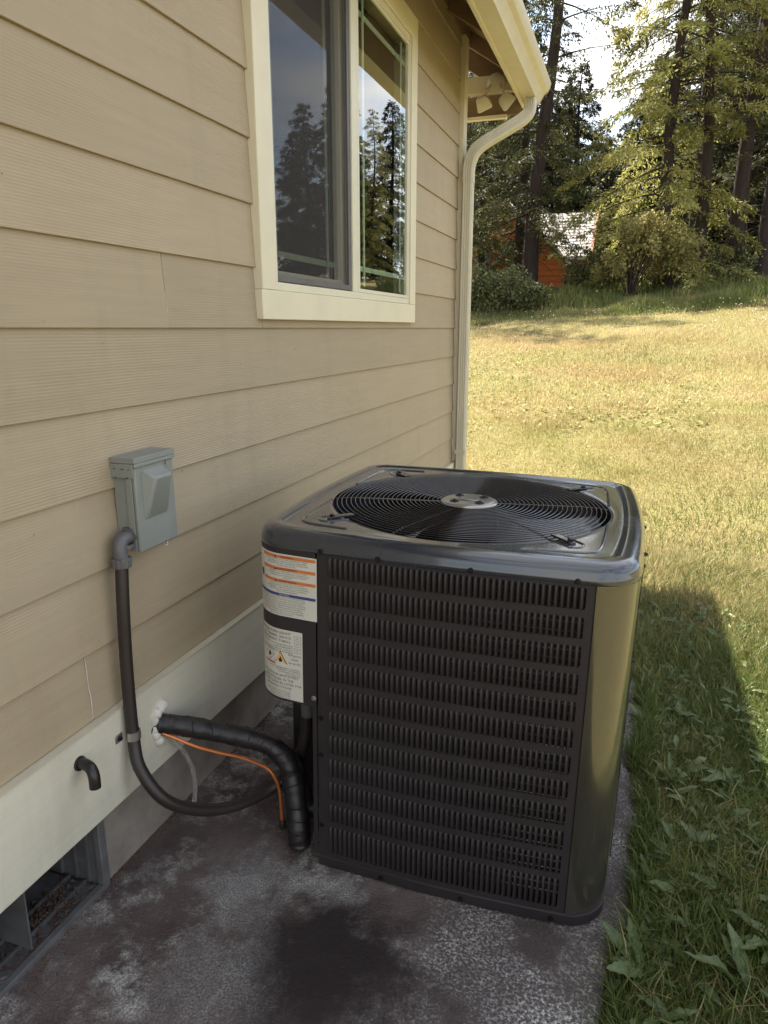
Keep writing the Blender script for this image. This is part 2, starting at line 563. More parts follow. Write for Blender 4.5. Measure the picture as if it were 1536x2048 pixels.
xs = np.concatenate([np.linspace(-300, -16, 14), np.linspace(-14, -3, 22), np.linspace(-2.7, 4.2, 80), np.linspace(4.6, 18, 26), np.linspace(22, 300, 14)])
ys = np.concatenate([np.linspace(-200, -8, 8), np.linspace(-6, .2, 12), np.linspace(.4, 9, 90), np.linspace(9.3, 34, 70), np.linspace(37, 400, 16)])
GX, GY = np.meshgrid(xs, ys)
GZ = ground_z(GX, GY)
inpad = (GX < -.02) & (GX > -1.3) & (GY < 2.75) & (GY > -2)
GZ = np.where(inpad, -.16, GZ)
nx, ny = len(xs), len(ys)
idx = np.arange(nx * ny).reshape(ny, nx)
F = np.stack([idx[:-1, :-1].ravel(), idx[:-1, 1:].ravel(), idx[1:, 1:].ravel(), idx[1:, :-1].ravel()], 1)
lawn = link('lawn', np_mesh('lawn', np.stack([GX.ravel(), GY.ravel(), GZ.ravel()], 1), F, smooth=True), 'lawn_soil')
tag(lawn, 'sloping straw-coloured lawn rising from the house to the trees', 'lawn', kind='structure')

def pad_z(x):
    return -.022 * (x + 1.12)

def pad_edge(y):
    return .108 - .060 * sstep((1.80 - np.asarray(y, float)) / .5) + .014 * np.sin(y * 5.1 + .4) + .012 * np.sin(y * 13.7) + .006 * np.sin(y * 31)

PU = 70; PV = 150
V = []
for j in range(PV + 1):
    y = -.9 + (2.72 + .9) * j / PV
    for i in range(PU + 1):
        x = -1.145 + (pad_edge(y) + 1.145) * i / PU
        z = float(pad_z(x))
        # shallow ridge between two pours running out from the wall
        z += .004 * math.exp(-((x + .70) / .012) ** 2) * (1 if y < 1.36 else 0)
        z += .0015 * math.sin(x * 21 + y * 8) * math.sin(y * 17)
        if i == PU:
            z -= .012
        V.append((x, y, z))
n1 = PU + 1
F = [(j * n1 + i, j * n1 + i + 1, (j + 1) * n1 + i + 1, (j + 1) * n1 + i) for j in range(PV) for i in range(PU)]
o0 = len(V)
for j in range(PV + 1):
    p = V[j * n1 + PU]
    V.append((p[0] + .012, p[1], p[2] - .11))
F += [(j * n1 + PU, o0 + j, o0 + j + 1, (j + 1) * n1 + PU) for j in range(PV)]
o1 = len(V)
for i in range(PU + 1):
    p = V[PV * n1 + i]
    V.append((p[0], p[1], p[2] - .12))
F += [(PV * n1 + i, PV * n1 + i + 1, o1 + i + 1, o1 + i) for i in range(PU)]
pad = MB().add(V, F).build('concrete_pad', 'pad_concrete', smooth=True)
tag(pad, 'stained concrete pad under the condenser along the house', 'pad', kind='structure')

# ------------------------------------------------------------------ house
S = .178
ZC = 1.317
XW = -1.104
YC = 4.72          # far corner of the house
house = thing('house', 'tan lap-sided house with cream trim filling the left side', 'house', (-1.1, 1.5, 0))
HO = Vector((1.1, -1.5, 0))

def hpart(mb, name, m, parent=None, **kw):
    """house geometry is written in world metres and moved into the house's own frame"""
    mb.v = [(p[0] + HO.x, p[1] + HO.y, p[2]) for p in mb.v]
    return mb.build(name, m, parent or house, **kw)

WY0, WY1, WZ0, WZ1 = 2.018, 3.648, 1.343, 2.711   # outside of the window trim

def board(y0, y1, zb, zt=None, gap=0):
    zt = zt if zt is not None else zb + S + .028
    th = .0085
    k = .0088 / S
    d = (zt - zb) * k
    P = [(XW, zb), (XW - d, zt), (XW - d - th, zt), (XW - th, zb)]
    mb = MB().prism(P, 'y', y0 + gap, y1 - gap)
    return hpart(mb, 'siding_board', 'siding', bevel=.0012, seg=1)

YE = 4.632
Y_IN = -2.6
for k in range(4, -10, -1):
    zb = ZC - k * S
    zt = min(zb + S + .028, 2.985)
    if zb > WZ0 and zb < WZ1 - .02 or (zb < WZ1 and zb + S > WZ0 + .1):
        if abs(zb - ZC) < 1e-6:
            board(Y_IN, 1.560, zb, zt, .0007)
            board(1.560, WY0 + .03, zb, zt, .0007)
            board(WY0 + .03, WY1 - .03, zb, 1.40)
        else:
            board(Y_IN, WY0 + .03, zb, zt)
        board(WY1 - .03, YE, zb, zt)
    elif k == 3:
        board(Y_IN, YE, zb, zt)
    else:
        board(Y_IN, YE, zb, zt)
zb = .446
board(Y_IN, 1.163, zb, 4 and ZC - 4 * S + .028, .0012)
board(1.163, YE, zb, ZC - 4 * S + .028, .0012)
# caulk lines at the two butt joints
caulk = MB().tube([(XW - .001, 1.5600, ZC + .001), (XW - .003, 1.5612, ZC + .05), (XW - .005, 1.5598, ZC + .085)], [.0005, .0008, .0003], 5)
hpart(caulk, 'caulk_line', 'sealant')
caulk = MB().tube([(XW - .0015, 1.163, .449), (XW - .003, 1.1642, .50), (XW - .004, 1.1622, .53), (XW - .006, 1.1634, .57), (XW - .0075, 1.163, .60)], [.0009, .0014, .0008, .0012, .0005], 5)
hpart(caulk, 'caulk_line', 'sealant')

# sheathing behind the boards, with the window opening
mb = MB()
mb.box(-1.26, -1.128, Y_IN, WY0 + .05, .19, 3.05)
mb.box(-1.26, -1.128, WY1 - .05, YC - .03, .19, 3.05)
mb.box(-1.26, -1.128, WY0 + .05, WY1 - .05, .19, WZ0 + .05)
mb.box(-1.26, -1.128, WY0 + .05, WY1 - .05, WZ1 - .05, 3.05)
hpart(mb, 'wall_sheathing', 'dark_interior')
# gable wall, far walls
mb = MB().prism([(-1.128, .19), (-1.128, 3.05), (-4.6, 5.28), (-8.0, 3.05), (-8.0, .19)], 'y', YC - .12, YC - .028)
hpart(mb, 'gable_wall', 'siding')
mb = MB().prism([(-1.128, .19), (-1.128, 3.05), (-4.6, 5.28), (-8.0, 3.05), (-8.0, .19)], 'y', Y_IN - .1, Y_IN)
hpart(mb, 'rear_gable_wall', 'siding')
hpart(MB().box(-8.1, -8.0, Y_IN, YC - .03, .19, 3.05), 'side_wall', 'siding')
# corner boards
hpart(MB().box(-1.128, -1.082, YE + .001, YC, .446, 2.985), 'corner_board', 'trim_paint', bevel=.002)
# skirt board with drip flashing
hpart(MB().box(-1.128, -1.086, Y_IN, YC + .004, .202, .4405), 'skirt_board', 'skirt_paint', bevel=.003)
hpart(MB().box(-1.12, -1.0835, Y_IN, YC + .006, .4412, .4445), 'drip_flashing', 'spout_paint')
# foundation, with the vent opening (Y .50 .. 1.150)
VY0, VY1 = .42, 1.150
mb = MB()
mb.box(-1.40, -1.118, VY1 + .012, YC - .01, -.3, .2)
mb.box(-1.40, -1.118, Y_IN, VY0 - .012, -.3, .2)
mb.box(-1.40, -1.118, VY0 - .012, VY1 + .012, -.3, -.012)
mb.box(-8.0, -1.40, YC - .25, YC - .01, -.3, .2)
mb.box(-1.42, -1.405, VY0 - .1, VY1 + .1, -.3, .2)
hpart(mb, 'foundation', 'foundation_concrete')
# crawl-space vent well
vent = hpart(MB().box(-1.124, -1.106, VY1 - .012, VY1 + .010, -.004, .2)
             .box(-1.124, -1.106, VY0 - .01, VY1 - .0125, -.012, .012)
             .box(-1.30, -1.125, VY1 - .004, VY1 + .006, 0, .2)
             .box(-1.30, -1.125, VY0 - .01, VY1 - .005, -.011, -.002)
             .box(-1.31, -1.301, VY0 - .01, VY1 + .006, -.011, .2), 'foundation_vent', 'vent_plastic', bevel=.002)
for dx in (-1.165, -1.215):
    hpart(MB().box(dx - .003, dx + .003, VY0, VY1 - .006, -.0015, .010), 'floor_rib', 'vent_plastic', vent)
for dx in (-1.15, -1.19, -1.235):
    hpart(MB().box(dx - .003, dx + .003, VY1 - .012, VY1 - .0045, .011, .2), 'side_rib', 'vent_plastic', vent)
hpart(MB().box(-1.295, -1.128, .935, .9385, .0125, .2), 'divider', 'vent_plastic', vent)
hpart(MB().box(-1.295, -1.128, .70, .7035, .0125, .2), 'divider', 'vent_plastic', vent)
for ch in house.children:
    pass
# dirt line where slab meets foundation and litter in the vent
bitsV, bitsF = [], []
def crumbs(n, fx, sz):
    for i in range(n):
        x, y, z = fx()
        s_ = sz * random.uniform(.4, 1.3)
        o_ = len(bitsV)
        a = random.random() * 6.28
        for dx, dy, dz in ((1, 0, 0), (-.5, .8, 0), (-.5, -.8, 0), (0, 0, .7)):
            bitsV.append((x + s_ * (dx * math.cos(a) - dy * math.sin(a)), y + s_ * (dx * math.sin(a) + dy * math.cos(a)), z + s_ * dz))
        bitsF.extend([(o_, o_ + 1, o_ + 3), (o_ + 1, o_ + 2, o_ + 3), (o_ + 2, o_, o_ + 3), (o_, o_ + 2, o_ + 1)])
def f1():
    y = random.uniform(.7, 2.6)
    x = -1.116 + abs(random.gauss(0, .012 if y > 1.16 else .022)) + (0 if y > 1.16 else .016)
    return x, y, pad_z(x) - .001
crumbs(1500, f1, .0042)
def f2():
    return random.gauss(-1.19, .025), random.gauss(1.02, .05), -.002 + random.uniform(0, .01)
crumbs(420, f2, .007)
def f3():
    x = random.uniform(-1.0, .08); y = random.uniform(.8, 1.40)
    return x, y, pad_z(x)
crumbs(260, f3, .0020)
tag(MB().add(bitsV, bitsF).build('dirt_crumbs', 'dirt'), 'brown dirt and leaf crumbs along the foundation joint', 'dirt', kind='stuff')

# ---- window
win = hpart(MB().box(-1.115, -1.083, WY0, WY0 + .089, WZ0 + .0895, WZ1 - .0895)
            .box(-1.115, -1.083, WY1 - .089, WY1, WZ0 + .0895, WZ1 - .0895)
            .box(-1.115, -1.0835, WY0 - .002, WY1 + .002, WZ0, WZ0 + .089)
            .box(-1.115, -1.0835, WY0 - .002, WY1 + .002, WZ1 - .089, WZ1 + .004), 'window', 'trim_paint', bevel=.0025)
fy0, fy1, fz0, fz1 = WY0 + .090, WY1 - .090, WZ0 + .090, WZ1 - .090
hpart(MB().box(-1.17, -1.091, fy0, fy0 + .030, fz0, fz1).box(-1.17, -1.091, fy1 - .010, fy1, fz0, fz1)
      .box(-1.17, -1.091, fy0 + .0305, fy1 - .0105, fz0, fz0 + .026).box(-1.17, -1.091, fy0 + .0305, fy1 - .0105, fz1 - .026, fz1)
      .box(-1.165, -1.094, 2.806, 2.860, fz0 + .0265, fz1 - .0265), 'frame', 'vinyl', win, bevel=.003)
# fixed right sash
hpart(MB().box(-1.14, -1.0945, 2.8605, 2.886, fz0 + .027, fz1 - .027).box(-1.14, -1.0945, fy1 - .020, fy1 - .0105, fz0 + .027, fz1 - .027)
      .box(-1.14, -1.0945, 2.8865, fy1 - .0205, fz0 + .027, fz0 + .042).box(-1.14, -1.0945, 2.8865, fy1 - .0205, fz1 - .042, fz1 - .027), 'sash', 'vinyl', win, bevel=.002)
hpart(MB().box(-1.104, -1.100, 2.884, fy1 - .019, fz0 + .040, fz1 - .040), 'pane', 'window_glass', win)
# sliding left sash behind the insect screen
ly0, ly1 = fy0 + .031, 2.8055
hpart(MB().box(-1.160, -1.125, ly0, ly0 + .03, fz0 + .031, fz1 - .031).box(-1.160, -1.125, ly1 - .045, ly1, fz0 + .031, fz1 - .031)
      .box(-1.160, -1.125, ly0 + .0305, ly1 - .0455, fz0 + .031, fz0 + .066).box(-1.160, -1.125, ly0 + .0305, ly1 - .0455, fz1 - .066, fz1 - .031), 'sash', 'vinyl', win, bevel=.002)
hpart(MB().box(-1.146, -1.142, ly0 + .028, ly1 - .043, fz0 + .064, fz1 - .064), 'pane', 'window_glass', win)
hpart(MB().box(-1.108, -1.101, ly0, ly0 + .016, fz0 + .031, fz1 - .031).box(-1.108, -1.101, ly1 - .030, ly1, fz0 + .031, fz1 - .031)
      .box(-1.108, -1.101, ly0 + .0165, ly1 - .0305, fz0 + .031, fz0 + .050).box(-1.108, -1.101, ly0 + .0165, ly1 - .0305, fz1 - .047, fz1 - .031), 'screen_frame', 'pvc_grey', win, bevel=.001)
hpart(MB().box(-1.1052, -1.1040, ly0 + .015, ly1 - .029, fz0 + .049, fz1 - .046), 'insect_screen', 'insect_screen', win)
# grilles between the panes
pm('grille', (.70, .76, .60), None, rough=.5)
for (a, b_, xg) in ((2.886, fy1 - .0205, -1.1065), (ly0 + .03, ly1 - .045, -1.1500)):
    for yy in (a + .080, b_ - .080):
        hpart(MB().box(xg - .004, xg, yy - .009, yy + .009, fz0 + .055, fz1 - .055), 'grille_bar', 'grille', win)
    for zz in (fz0 + .125, fz1 - .125):
        hpart(MB().box(xg - .0085, xg - .0045, a + .001, b_ - .001, zz - .010, zz + .010), 'grille_bar', 'grille', win)
# room behind the glass
room = MB()
room.add([(-1.262, WY0 - .5, 1.0), (-1.262, WY1 + .8, 1.0), (-1.262, WY1 + .8, 3.0), (-1.262, WY0 - .5, 3.0),
          (-3.6, WY0 - .5, 1.0), (-3.6, WY1 + .8, 1.0), (-3.6, WY1 + .8, 3.0), (-3.6, WY0 - .5, 3.0)],
         [(4, 5, 6, 7), (0, 1, 5, 4), (3, 7, 6, 2), (0, 4, 7, 3), (1, 2, 6, 5)])
hpart(room, 'room_lining', 'curtain')
# dark wood blind rail standing in the room
hpart(MB().box(-1.42, -1.36, WY0 - .1, WY1 + .1, 1.02, 1.40), 'room_cabinet', 'curtain')

# ---- eave: rafters, sheathing, fascia, gutter
M_ = .65
def zr(x, off=0):
    return 2.978 - M_ * (x + 1.1) + off
for i in range(13):
    y = YC + .115 - .55 * i
    P = [(-1.30, zr(-1.30)), (-.795, zr(-.795)), (-.795, zr(-.795, .088)), (-1.30, zr(-1.30, .088))]
    hpart(MB().prism(P, 'y', y - .019, y + .019), 'rafter_tail', 'eave_wood', bevel=.002)
    if i < 12:
        hpart(MB().box(-1.127, -1.098, y - .5305, y - .0195, 2.986, 3.062), 'frieze_block', 'trim_paint' if 0 else 'eave_wood')
YR = 5.00
P = [(-.772, zr(-.772, .089)), (-.772, zr(-.772, .119)), (-4.6, zr(-4.6, .119)), (-4.6, zr(-4.6, .089))]
roof = hpart(MB().prism(P, 'y', Y_IN - .4, YR), 'roof', 'eave_wood')
P = [(-.74, zr(-.74, .1195)), (-.74, zr(-.74, .132)), (-4.6, zr(-4.6, .132)), (-4.6, zr(-4.6, .1195))]
hpart(MB().prism(P, 'y', Y_IN - .42, YR + .02), 'shingles', 'shingle_roof', roof)
P = [(-4.6, zr(-4.6, .089)), (-4.6, zr(-4.6, .132)), (-8.6, zr(-.6, .132)), (-8.6, zr(-.6, .089))]
hpart(MB().prism(P, 'y', Y_IN - .4, YR), 'rear_roof', 'shingle_roof', roof)
# fascia
hpart(MB().box(-.793, -.772, Y_IN - .4, YR, 2.660, zr(-.772, .088)), 'fascia', 'trim_paint', bevel=.002)
# barge board along the gable rake
P = [(-.795, zr(-.795, -.10)), (-.795, zr(-.795, .087)), (-4.6, zr(-4.6, .087)), (-4.6, zr(-4.6, -.10))]
hpart(MB().prism(P, 'y', YR - .030, YR - .002), 'barge_board', 'eave_wood')
# boxed return at the corner carrying the floodlight
hpart(MB().box(-1.30, -.795, 4.900, 4.955, 2.742, 2.838), 'eave_return', 'trim_paint', bevel=.003)
hpart(MB().box(-1.30, -.795, 4.956, 4.966, 2.62, 2.741), 'return_panel', 'eave_wood')
hpart(MB().box(-1.30, -.88, 4.930, 4.967, 2.600, 2.6195), 'return_batten', 'trim_paint')
# K-style gutter
def gut(y0, y1):
    prof = [(-.7715, 2.806), (-.7715, 2.672), (-.690, 2.672), (-.684, 2.690), (-.662, 2.728), (-.640, 2.740), (-.628, 2.762), (-.622, 2.790), (-.628, 2.802)]
    inn = [(x - (.002 if x > -.75 else -.002), z + (.0025 if z < 2.70 else 0)) for x, z in prof]
    loop = prof + inn[::-1]
    n = len(loop)
    V = [(x, y0, z) for x, z in loop] + [(x, y1, z) for x, z in loop]
    F = [(i, (i + 1) % n, n + (i + 1) % n, n + i) for i in range(n)]
    mb = MB().add(V, F)
    capP = prof + [(-.7715, 2.806)]
    for yy in (y0, y1):
        o_ = len(mb.v)
        mb.v += [(x, yy, z) for x, z in prof]
        mb.f.append(tuple(o_ + i for i in range(len(prof))))
    return mb
gutter = hpart(gut(Y_IN - .4, YR + .012), 'gutter', 'gutter_paint', smooth=True, angle=25)
hpart(gut(YR - .006, YR + .018), 'end_cap', 'gutter_paint', gutter, smooth=True, angle=25)

# downspout: ribbed rectangular tube with two elbows
def rect_sweep(P, wx, wy, ribs=True):
    P = [Vector(p) for p in P]
    n = len(P)
    sec = []
    # rounded, ribbed rectangle in (a along Y-ish normal, b along X-ish)
    hx, hy = wx / 2, wy / 2
    pts = []
    def side(p0, p1, nrm):
        k = 13
        for i in range(k):
            u = i / k
            x = p0[0] + (p1[0] - p0[0]) * u
            y = p0[1] + (p1[1] - p0[1]) * u
            d = -.0022 * (1 if (i in (3, 6, 7, 10)) else 0) if ribs else 0
            pts.append((x + nrm[0] * d, y + nrm[1] * d))
    c_ = .006
    side((-hx + c_, -hy), (hx - c_, -hy), (0, -1))
    side((hx, -hy + c_), (hx, hy - c_), (1, 0))
    side((hx - c_, hy), (-hx + c_, hy), (0, 1))
    side((-hx, hy - c_), (-hx, -hy + c_), (-1, 0))
    V = []
    k = len(pts)
    for i in range(n):
        T = (P[min(i + 1, n - 1)] - P[max(i - 1, 0)]).normalized()
        B = Vector((0, 1, 0))
        U = B.cross(T).normalized() * -1
        if U.x < 0:
            U = -U
        for a, b_ in pts:
            V.append(P[i] + U * a + B * b_)
    F = [(i * k + j, i * k + (j + 1) % k, (i + 1) * k + (j + 1) % k, (i + 1) * k + j) for i in range(n - 1) for j in range(k)]
    return MB().add(V, F)
DX, DY = -1.046, 4.640
gx = -.722
top = [(gx, DY + .22, 2.672), (gx, DY + .21, 2.62), (gx - .008, DY + .19, 2.585), (gx - .04, DY + .16, 2.545), (gx - .09, DY + .13, 2.51),
       (gx - .17, DY + .08, 2.455), (gx - .235, DY + .04, 2.41), (gx - .285, DY + .015, 2.365), (gx - .313, DY + .003, 2.31), (DX, DY, 2.25), (DX, DY, 2.18)]
spout = hpart(rect_sweep([(DX, DY, 2.21), (DX, DY, 1.9), (DX, DY, 1.4), (DX, DY, .9), (DX, DY, .36)], .062, .080), 'downspout', 'spout_paint', smooth=True, angle=30)
hpart(rect_sweep(smooth_path(top, 5), .066, .084), 'elbow', 'spout_paint', spout, smooth=True, angle=30)
hpart(rect_sweep([(DX, DY, .365), (DX, DY, .1), (DX + .02, DY - .0, .03), (DX + .08, DY, -.01)], .066, .084), 'elbow', 'spout_paint', spout, smooth=True, angle=30)
hpart(MB().box(-1.0815, -1.011, DY - .043, DY - .0415, .50, .53), 'strap', 'spout_paint', spout)

# ------------------------------------------------------------------ things fixed to the house
# floodlight
fl = thing('floodlight', 'cream twin-head floodlight under the eave corner', 'floodlight', (-.945, 4.899, 2.790))
MB().lathe([(.0, .0), (.052, 0), (.056, -.012), (.045, -.026), (.022, -.036), (0, -.038)], (0, 0, 0), 'y', 24, False).build('canopy', 'lamp_plastic', fl, smooth=True)
for s_ in (-1, 1):
    arm = MB().tube(smooth_path([(s_ * .028, -.030, -.018), (s_ * .046, -.044, -.048), (s_ * .058, -.050, -.080)], 4), .0085, 8).build('arm', 'lamp_plastic', fl, smooth=True)
    MB().lathe([(.0, -.012), (.013, -.012), (.013, .012), (0, .012)], (s_ * .046, -.044, -.048), 'x', 12, False).build('knuckle', 'lamp_plastic', arm, smooth=True)
    Rm = Matrix.Rotation(R(-20 if s_ < 0 else -48), 3, 'Y') @ Matrix.Rotation(R(38 if s_ < 0 else 20), 3, 'X')
    mb = MB()
    prof = [(-.052, -.030, -.036, .030), (-.054, -.034, -.020, .034), (-.040, -.026, .022, .026), (-.022, -.016, .034, .016)]
    zs = [-.040, -.030, .018, .032]
    V = []
    for zz, (hx, hy) in zip([-.042, -.034, .016, .034], [(.046, .026), (.048, .028), (.038, .022), (.020, .014)]):
        for sx_, sy_ in ((-1, -1), (1, -1), (1, 1), (-1, 1)):
            V.append(Rm @ Vector((sx_ * hx, sy_ * hy, zz)) + Vector((s_ * .070, -.052, -.112)))
    F = [(3, 2, 1, 0), (12, 13, 14, 15)] + [(i * 4 + j, i * 4 + (j + 1) % 4, i * 4 + 4 + (j + 1) % 4, i * 4 + 4 + j) for i in range(3) for j in range(4)]
    h_ = mb.add(V, F).build('lamp_head', 'lamp_plastic', fl, bevel=.002)
    V = [Rm @ Vector((sx_ * .040, sy_ * .021, zz)) + Vector((s_ * .070, -.052, -.112)) for zz in (-.046, -.0425) for sx_, sy_ in ((-1, -1), (1, -1), (1, 1), (-1, 1))]
    MB().add(V, [(3, 2, 1, 0), (4, 5, 6, 7), (0, 1, 5, 4), (1, 2, 6, 5), (2, 3, 7, 6), (3, 0, 4, 7)]).build('lens', 'lamp_lens', h_)

# electrical disconnect box
bx = thing('disconnect_box', 'grey-green electrical disconnect box with sloped cover bulge on the siding', 'electrical box', (-1.104, 1.377, .815))
# local: x out of wall, y along wall (-.0725 .. .0725), z 0 .. .22
MB().box(-.004, .050, -.068, .068, 0, .205).build('enclosure', 'box_side', bx, bevel=.002)
door = MB().box(.0505, .060, -.0725, .0725, -.004, .196).build('door', 'box_paint', bx, bevel=.003)
MB().box(.034, .0503, -.0745, -.0685, -.002, .196).build('door_flange', 'box_side', door, bevel=.001)
V = [(.0602, -.050, .070), (.0602, .038, .070), (.0602, .038, .186), (.0602, -.050, .186),
     (.064, -.044, .075), (.064, .034, .075), (.088, .030, .168), (.088, -.030, .168), (.062, .034, .184), (.062, -.046, .184)]
F = [(0, 1, 5, 4), (1, 2, 8, 6, 5), (2, 3, 9, 8), (3, 0, 4, 7, 9), (4, 5, 6, 7), (7, 6, 8, 9)]
MB().add(V, F).build('cover_bulge', 'box_paint', door, bevel=.006, seg=3)
MB().box(-.004, .064, -.0765, .0765, .2055, .2185).box(.0605, .065, -.0765, .0765, .1965, .205).box(-.003, .060, -.0780, -.0755, .172, .205).build('rain_cap', 'box_side', bx, bevel=.002)
MB().tube([(.056, .010, -.004), (.058, .014, -.012), (.060, .026, -.013), (.057, .030, -.005)], .0016, 6).build('hasp', 'zinc', bx, smooth=True)
MB().lathe([(0, 0), (.004, 0), (.004, .003), (0, .003)], (.0605, .044, .190), 'x', 10, False).build('rivet', 'zinc', bx)
for i in range(7):
    MB().lathe([(0, -.0008), (.0017, -.0008), (0, -.0016)], (.030 + .02 * math.sin(i * 2.3), -.0780, .183 + .01 * math.cos(i * 3.1)), 'y', 8, False).build('rust_spot', 'screw_dark', bx)

# flexible conduit
cd = thing('electrical_conduit', 'dark brown flexible conduit hanging from the grey box in a loop', 'conduit', (-1.07, 1.26, .80))
def rel(P, o):
    return [Vector(p) - o.location for p in P]
path = smooth_path([(-1.072, 1.268, .800), (-1.071, 1.258, .70), (-1.072, 1.252, .586), (-1.069, 1.245, .46), (-1.062, 1.238, .36), (-1.040, 1.226, .289), (-.990, 1.242, .206),
                    (-.945, 1.316, .135), (-.900, 1.407, .094), (-.850, 1.507, .085), (-.800, 1.556, .135), (-.768, 1.566, .23), (-.757, 1.566, .36), (-.757, 1.566, .452)], 10)
rad = [.0150 + .0004 * (i % 2) for i in range(len(path))]
MB().tube(rel(path, cd), rad, 14).build('hose', 'conduit', cd, smooth=True)
ep = smooth_path([(-1.075, 1.3085, .848), (-1.075, 1.288, .848), (-1.0745, 1.273, .842), (-1.073, 1.268, .826), (-1.072, 1.268, .806)], 5)
MB().tube(rel(ep, cd), .0165, 14).build('elbow_fitting', 'pvc_grey', cd, smooth=True)
mb = MB()
k = 24
V = []
for zz in (.786, .808):
    for j in range(k):
        a = 2 * math.pi * j / k
        r_ = .0235 if j % 2 else .0215
        V.append((-1.072 + 1.07 + r_ * math.cos(a), 1.268 - 1.26 + r_ * math.sin(a), zz - .80))
mb.add(V, [tuple(range(k - 1, -1, -1)), tuple(range(k, 2 * k))] + [(j, (j + 1) % k, k + (j + 1) % k, k + j) for j in range(k)]).build('compression_nut', 'pvc_grey', cd, bevel=.001)
MB().lathe([(.0165, 0), (.021, .001), (.021, .009), (.0165, .010)], (-.0025, .028, .026), 'z', 20, False).build('collar', 'pvc_grey', cd, smooth=True)
MB().lathe([(0, 0), (.024, 0), (.024, -.008), (0, -.009)], (-.005, .0485, .048), 'y', 6, False).build('lock_nut', 'pvc_grey', cd)
MB().tube(rel([(-.757, 1.566, .425), (-.757, 1.566, .452)], cd), .021, 14).build('end_fitting', 'pvc_grey', cd, smooth=True)
MB().tube(rel([(-.757, 1.566, .30), (-.757, 1.566, .425)], cd), .0175, 14).build('riser', 'pvc_grey', cd, smooth=True)
# strap
P = []
V = []
for j in range(13):
    a = R(-100 + 200 * j / 12)
    for rr_ in (.0158, .0180):
        for zz in (-.011, .011):
            V.append((-1.0635 + rr_ * math.cos(a) * 1.0 + 1.07, 1.240 + rr_ * math.sin(a) - 1.26, .372 + zz - .80))
F = []
for j in range(12):
    a, b_ = j * 4, j * 4 + 4
    F += [(a, b_, b_ + 1, a + 1), (a + 2, a + 3, b_ + 3, b_ + 2), (a, a + 2, b_ + 2, b_), (a + 1, b_ + 1, b_ + 3, a + 3)]
MB().add(V, F).build('pipe_strap', 'zinc', cd, smooth=True)
MB().box(-.0155, -.0125, -.058, -.034, -.438, -.418).build('strap_tab', 'zinc', cd, bevel=.002)
MB().lathe([(0, .006), (.005, .006), (.006, .0), (0, 0)], (-.0125, -.047, -.428), 'x', 10, False).build('screw', 'screw_dark', cd)

# insulated line set
ls = thing('insulated_line', 'thick black taped refrigerant line curving from the wall down beside the condenser', 'pipe', (-1.085, 1.37, .32))
path = smooth_path([(-1.10, 1.355, .324), (-1.075, 1.374, .321), (-1.02, 1.412, .300), (-.96, 1.450, .274), (-.895, 1.484, .250), (-.835, 1.503, .225), (-.790, 1.500, .190), (-.765, 1.482, .150), (-.748, 1.462, .095), (-.735, 1.445, .040), (-.730, 1.438, -.004)], 12)
rad = []
for i in range(len(path)):
    rad.append(.0262 + .0008 * math.sin(i * .95) + .0006 * math.sin(i * 2.7 + 1) + .0012 * math.sin(i * .31) + (.003 if i > 80 else 0))
MB().tube(rel(path, ls), rad, 18).build('insulation', 'foam_black', ls, smooth=True)
# tape spiral ridges
for i in range(4, len(path) - 8, 7):
    c0 = Vector(path[i]) - ls.location
    T = (Vector(path[i + 2]) - Vector(path[i - 2])).normalized()
    u = T.cross(Vector((0, 0, 1)) if abs(T.z) < .9 else Vector((0, 1, 0))).normalized(); w_ = T.cross(u)
    ring = []
    for j in range(17):
        a = 2 * math.pi * j / 16
        ring.append(c0 + (u * math.cos(a) + w_ * math.sin(a)) * (rad[i] + .0004) + T * (.012 * math.sin(a + i)))
    MB().tube(ring, .0014, 5, False).build('tape_edge', 'foam_black', ls, smooth=True)
path2 = smooth_path([(-.80, 1.512, .205), (-.775, 1.515, .175), (-.755, 1.512, .12), (-.735, 1.51, .06), (-.70, 1.515, .055), (-.672, 1.52, .06)], 8)
MB().tube(rel(path2, ls), .022, 14).build('suction_branch', 'foam_black', ls, smooth=True)

cu = thing('copper_tube', 'thin bare orange copper tube bending down to the slab', 'pipe', (-1.085, 1.36, .30))
path = smooth_path([(-1.095, 1.350, .306), (-1.075, 1.361, .302), (-1.0, 1.390, .262), (-.955, 1.420, .235), (-.91, 1.455, .208), (-.87, 1.484, .178), (-.842, 1.500, .150), (-.820, 1.502, .105), (-.808, 1.490, .05), (-.799, 1.476, -.004)], 10)
MB().tube(rel(path, cu), .0047, 10).build('tube', 'copper', cu, smooth=True)
MB().lathe([(.0056, 0), (.009, .004), (.009, .02), (.0056, .024)], (-.799 + 1.085, 1.476 - 1.36, -.30 - .002), 'z', 10, False).build('end_sleeve', 'foam_black', cu, smooth=True)

dt = MB().tube(rel(smooth_path([(-1.09, 1.378, .288), (-1.075, 1.392, .270), (-1.055, 1.418, .215), (-1.045, 1.436, .15), (-1.042, 1.437, .10), (-1.045, 1.434, .055)], 8), cu), .0062, 10).build('drain_tube', 'clear_vinyl', smooth=True)
dt.location = cu.location
tag(dt, 'short clear plastic drain tube hanging under the wall opening', 'tube')

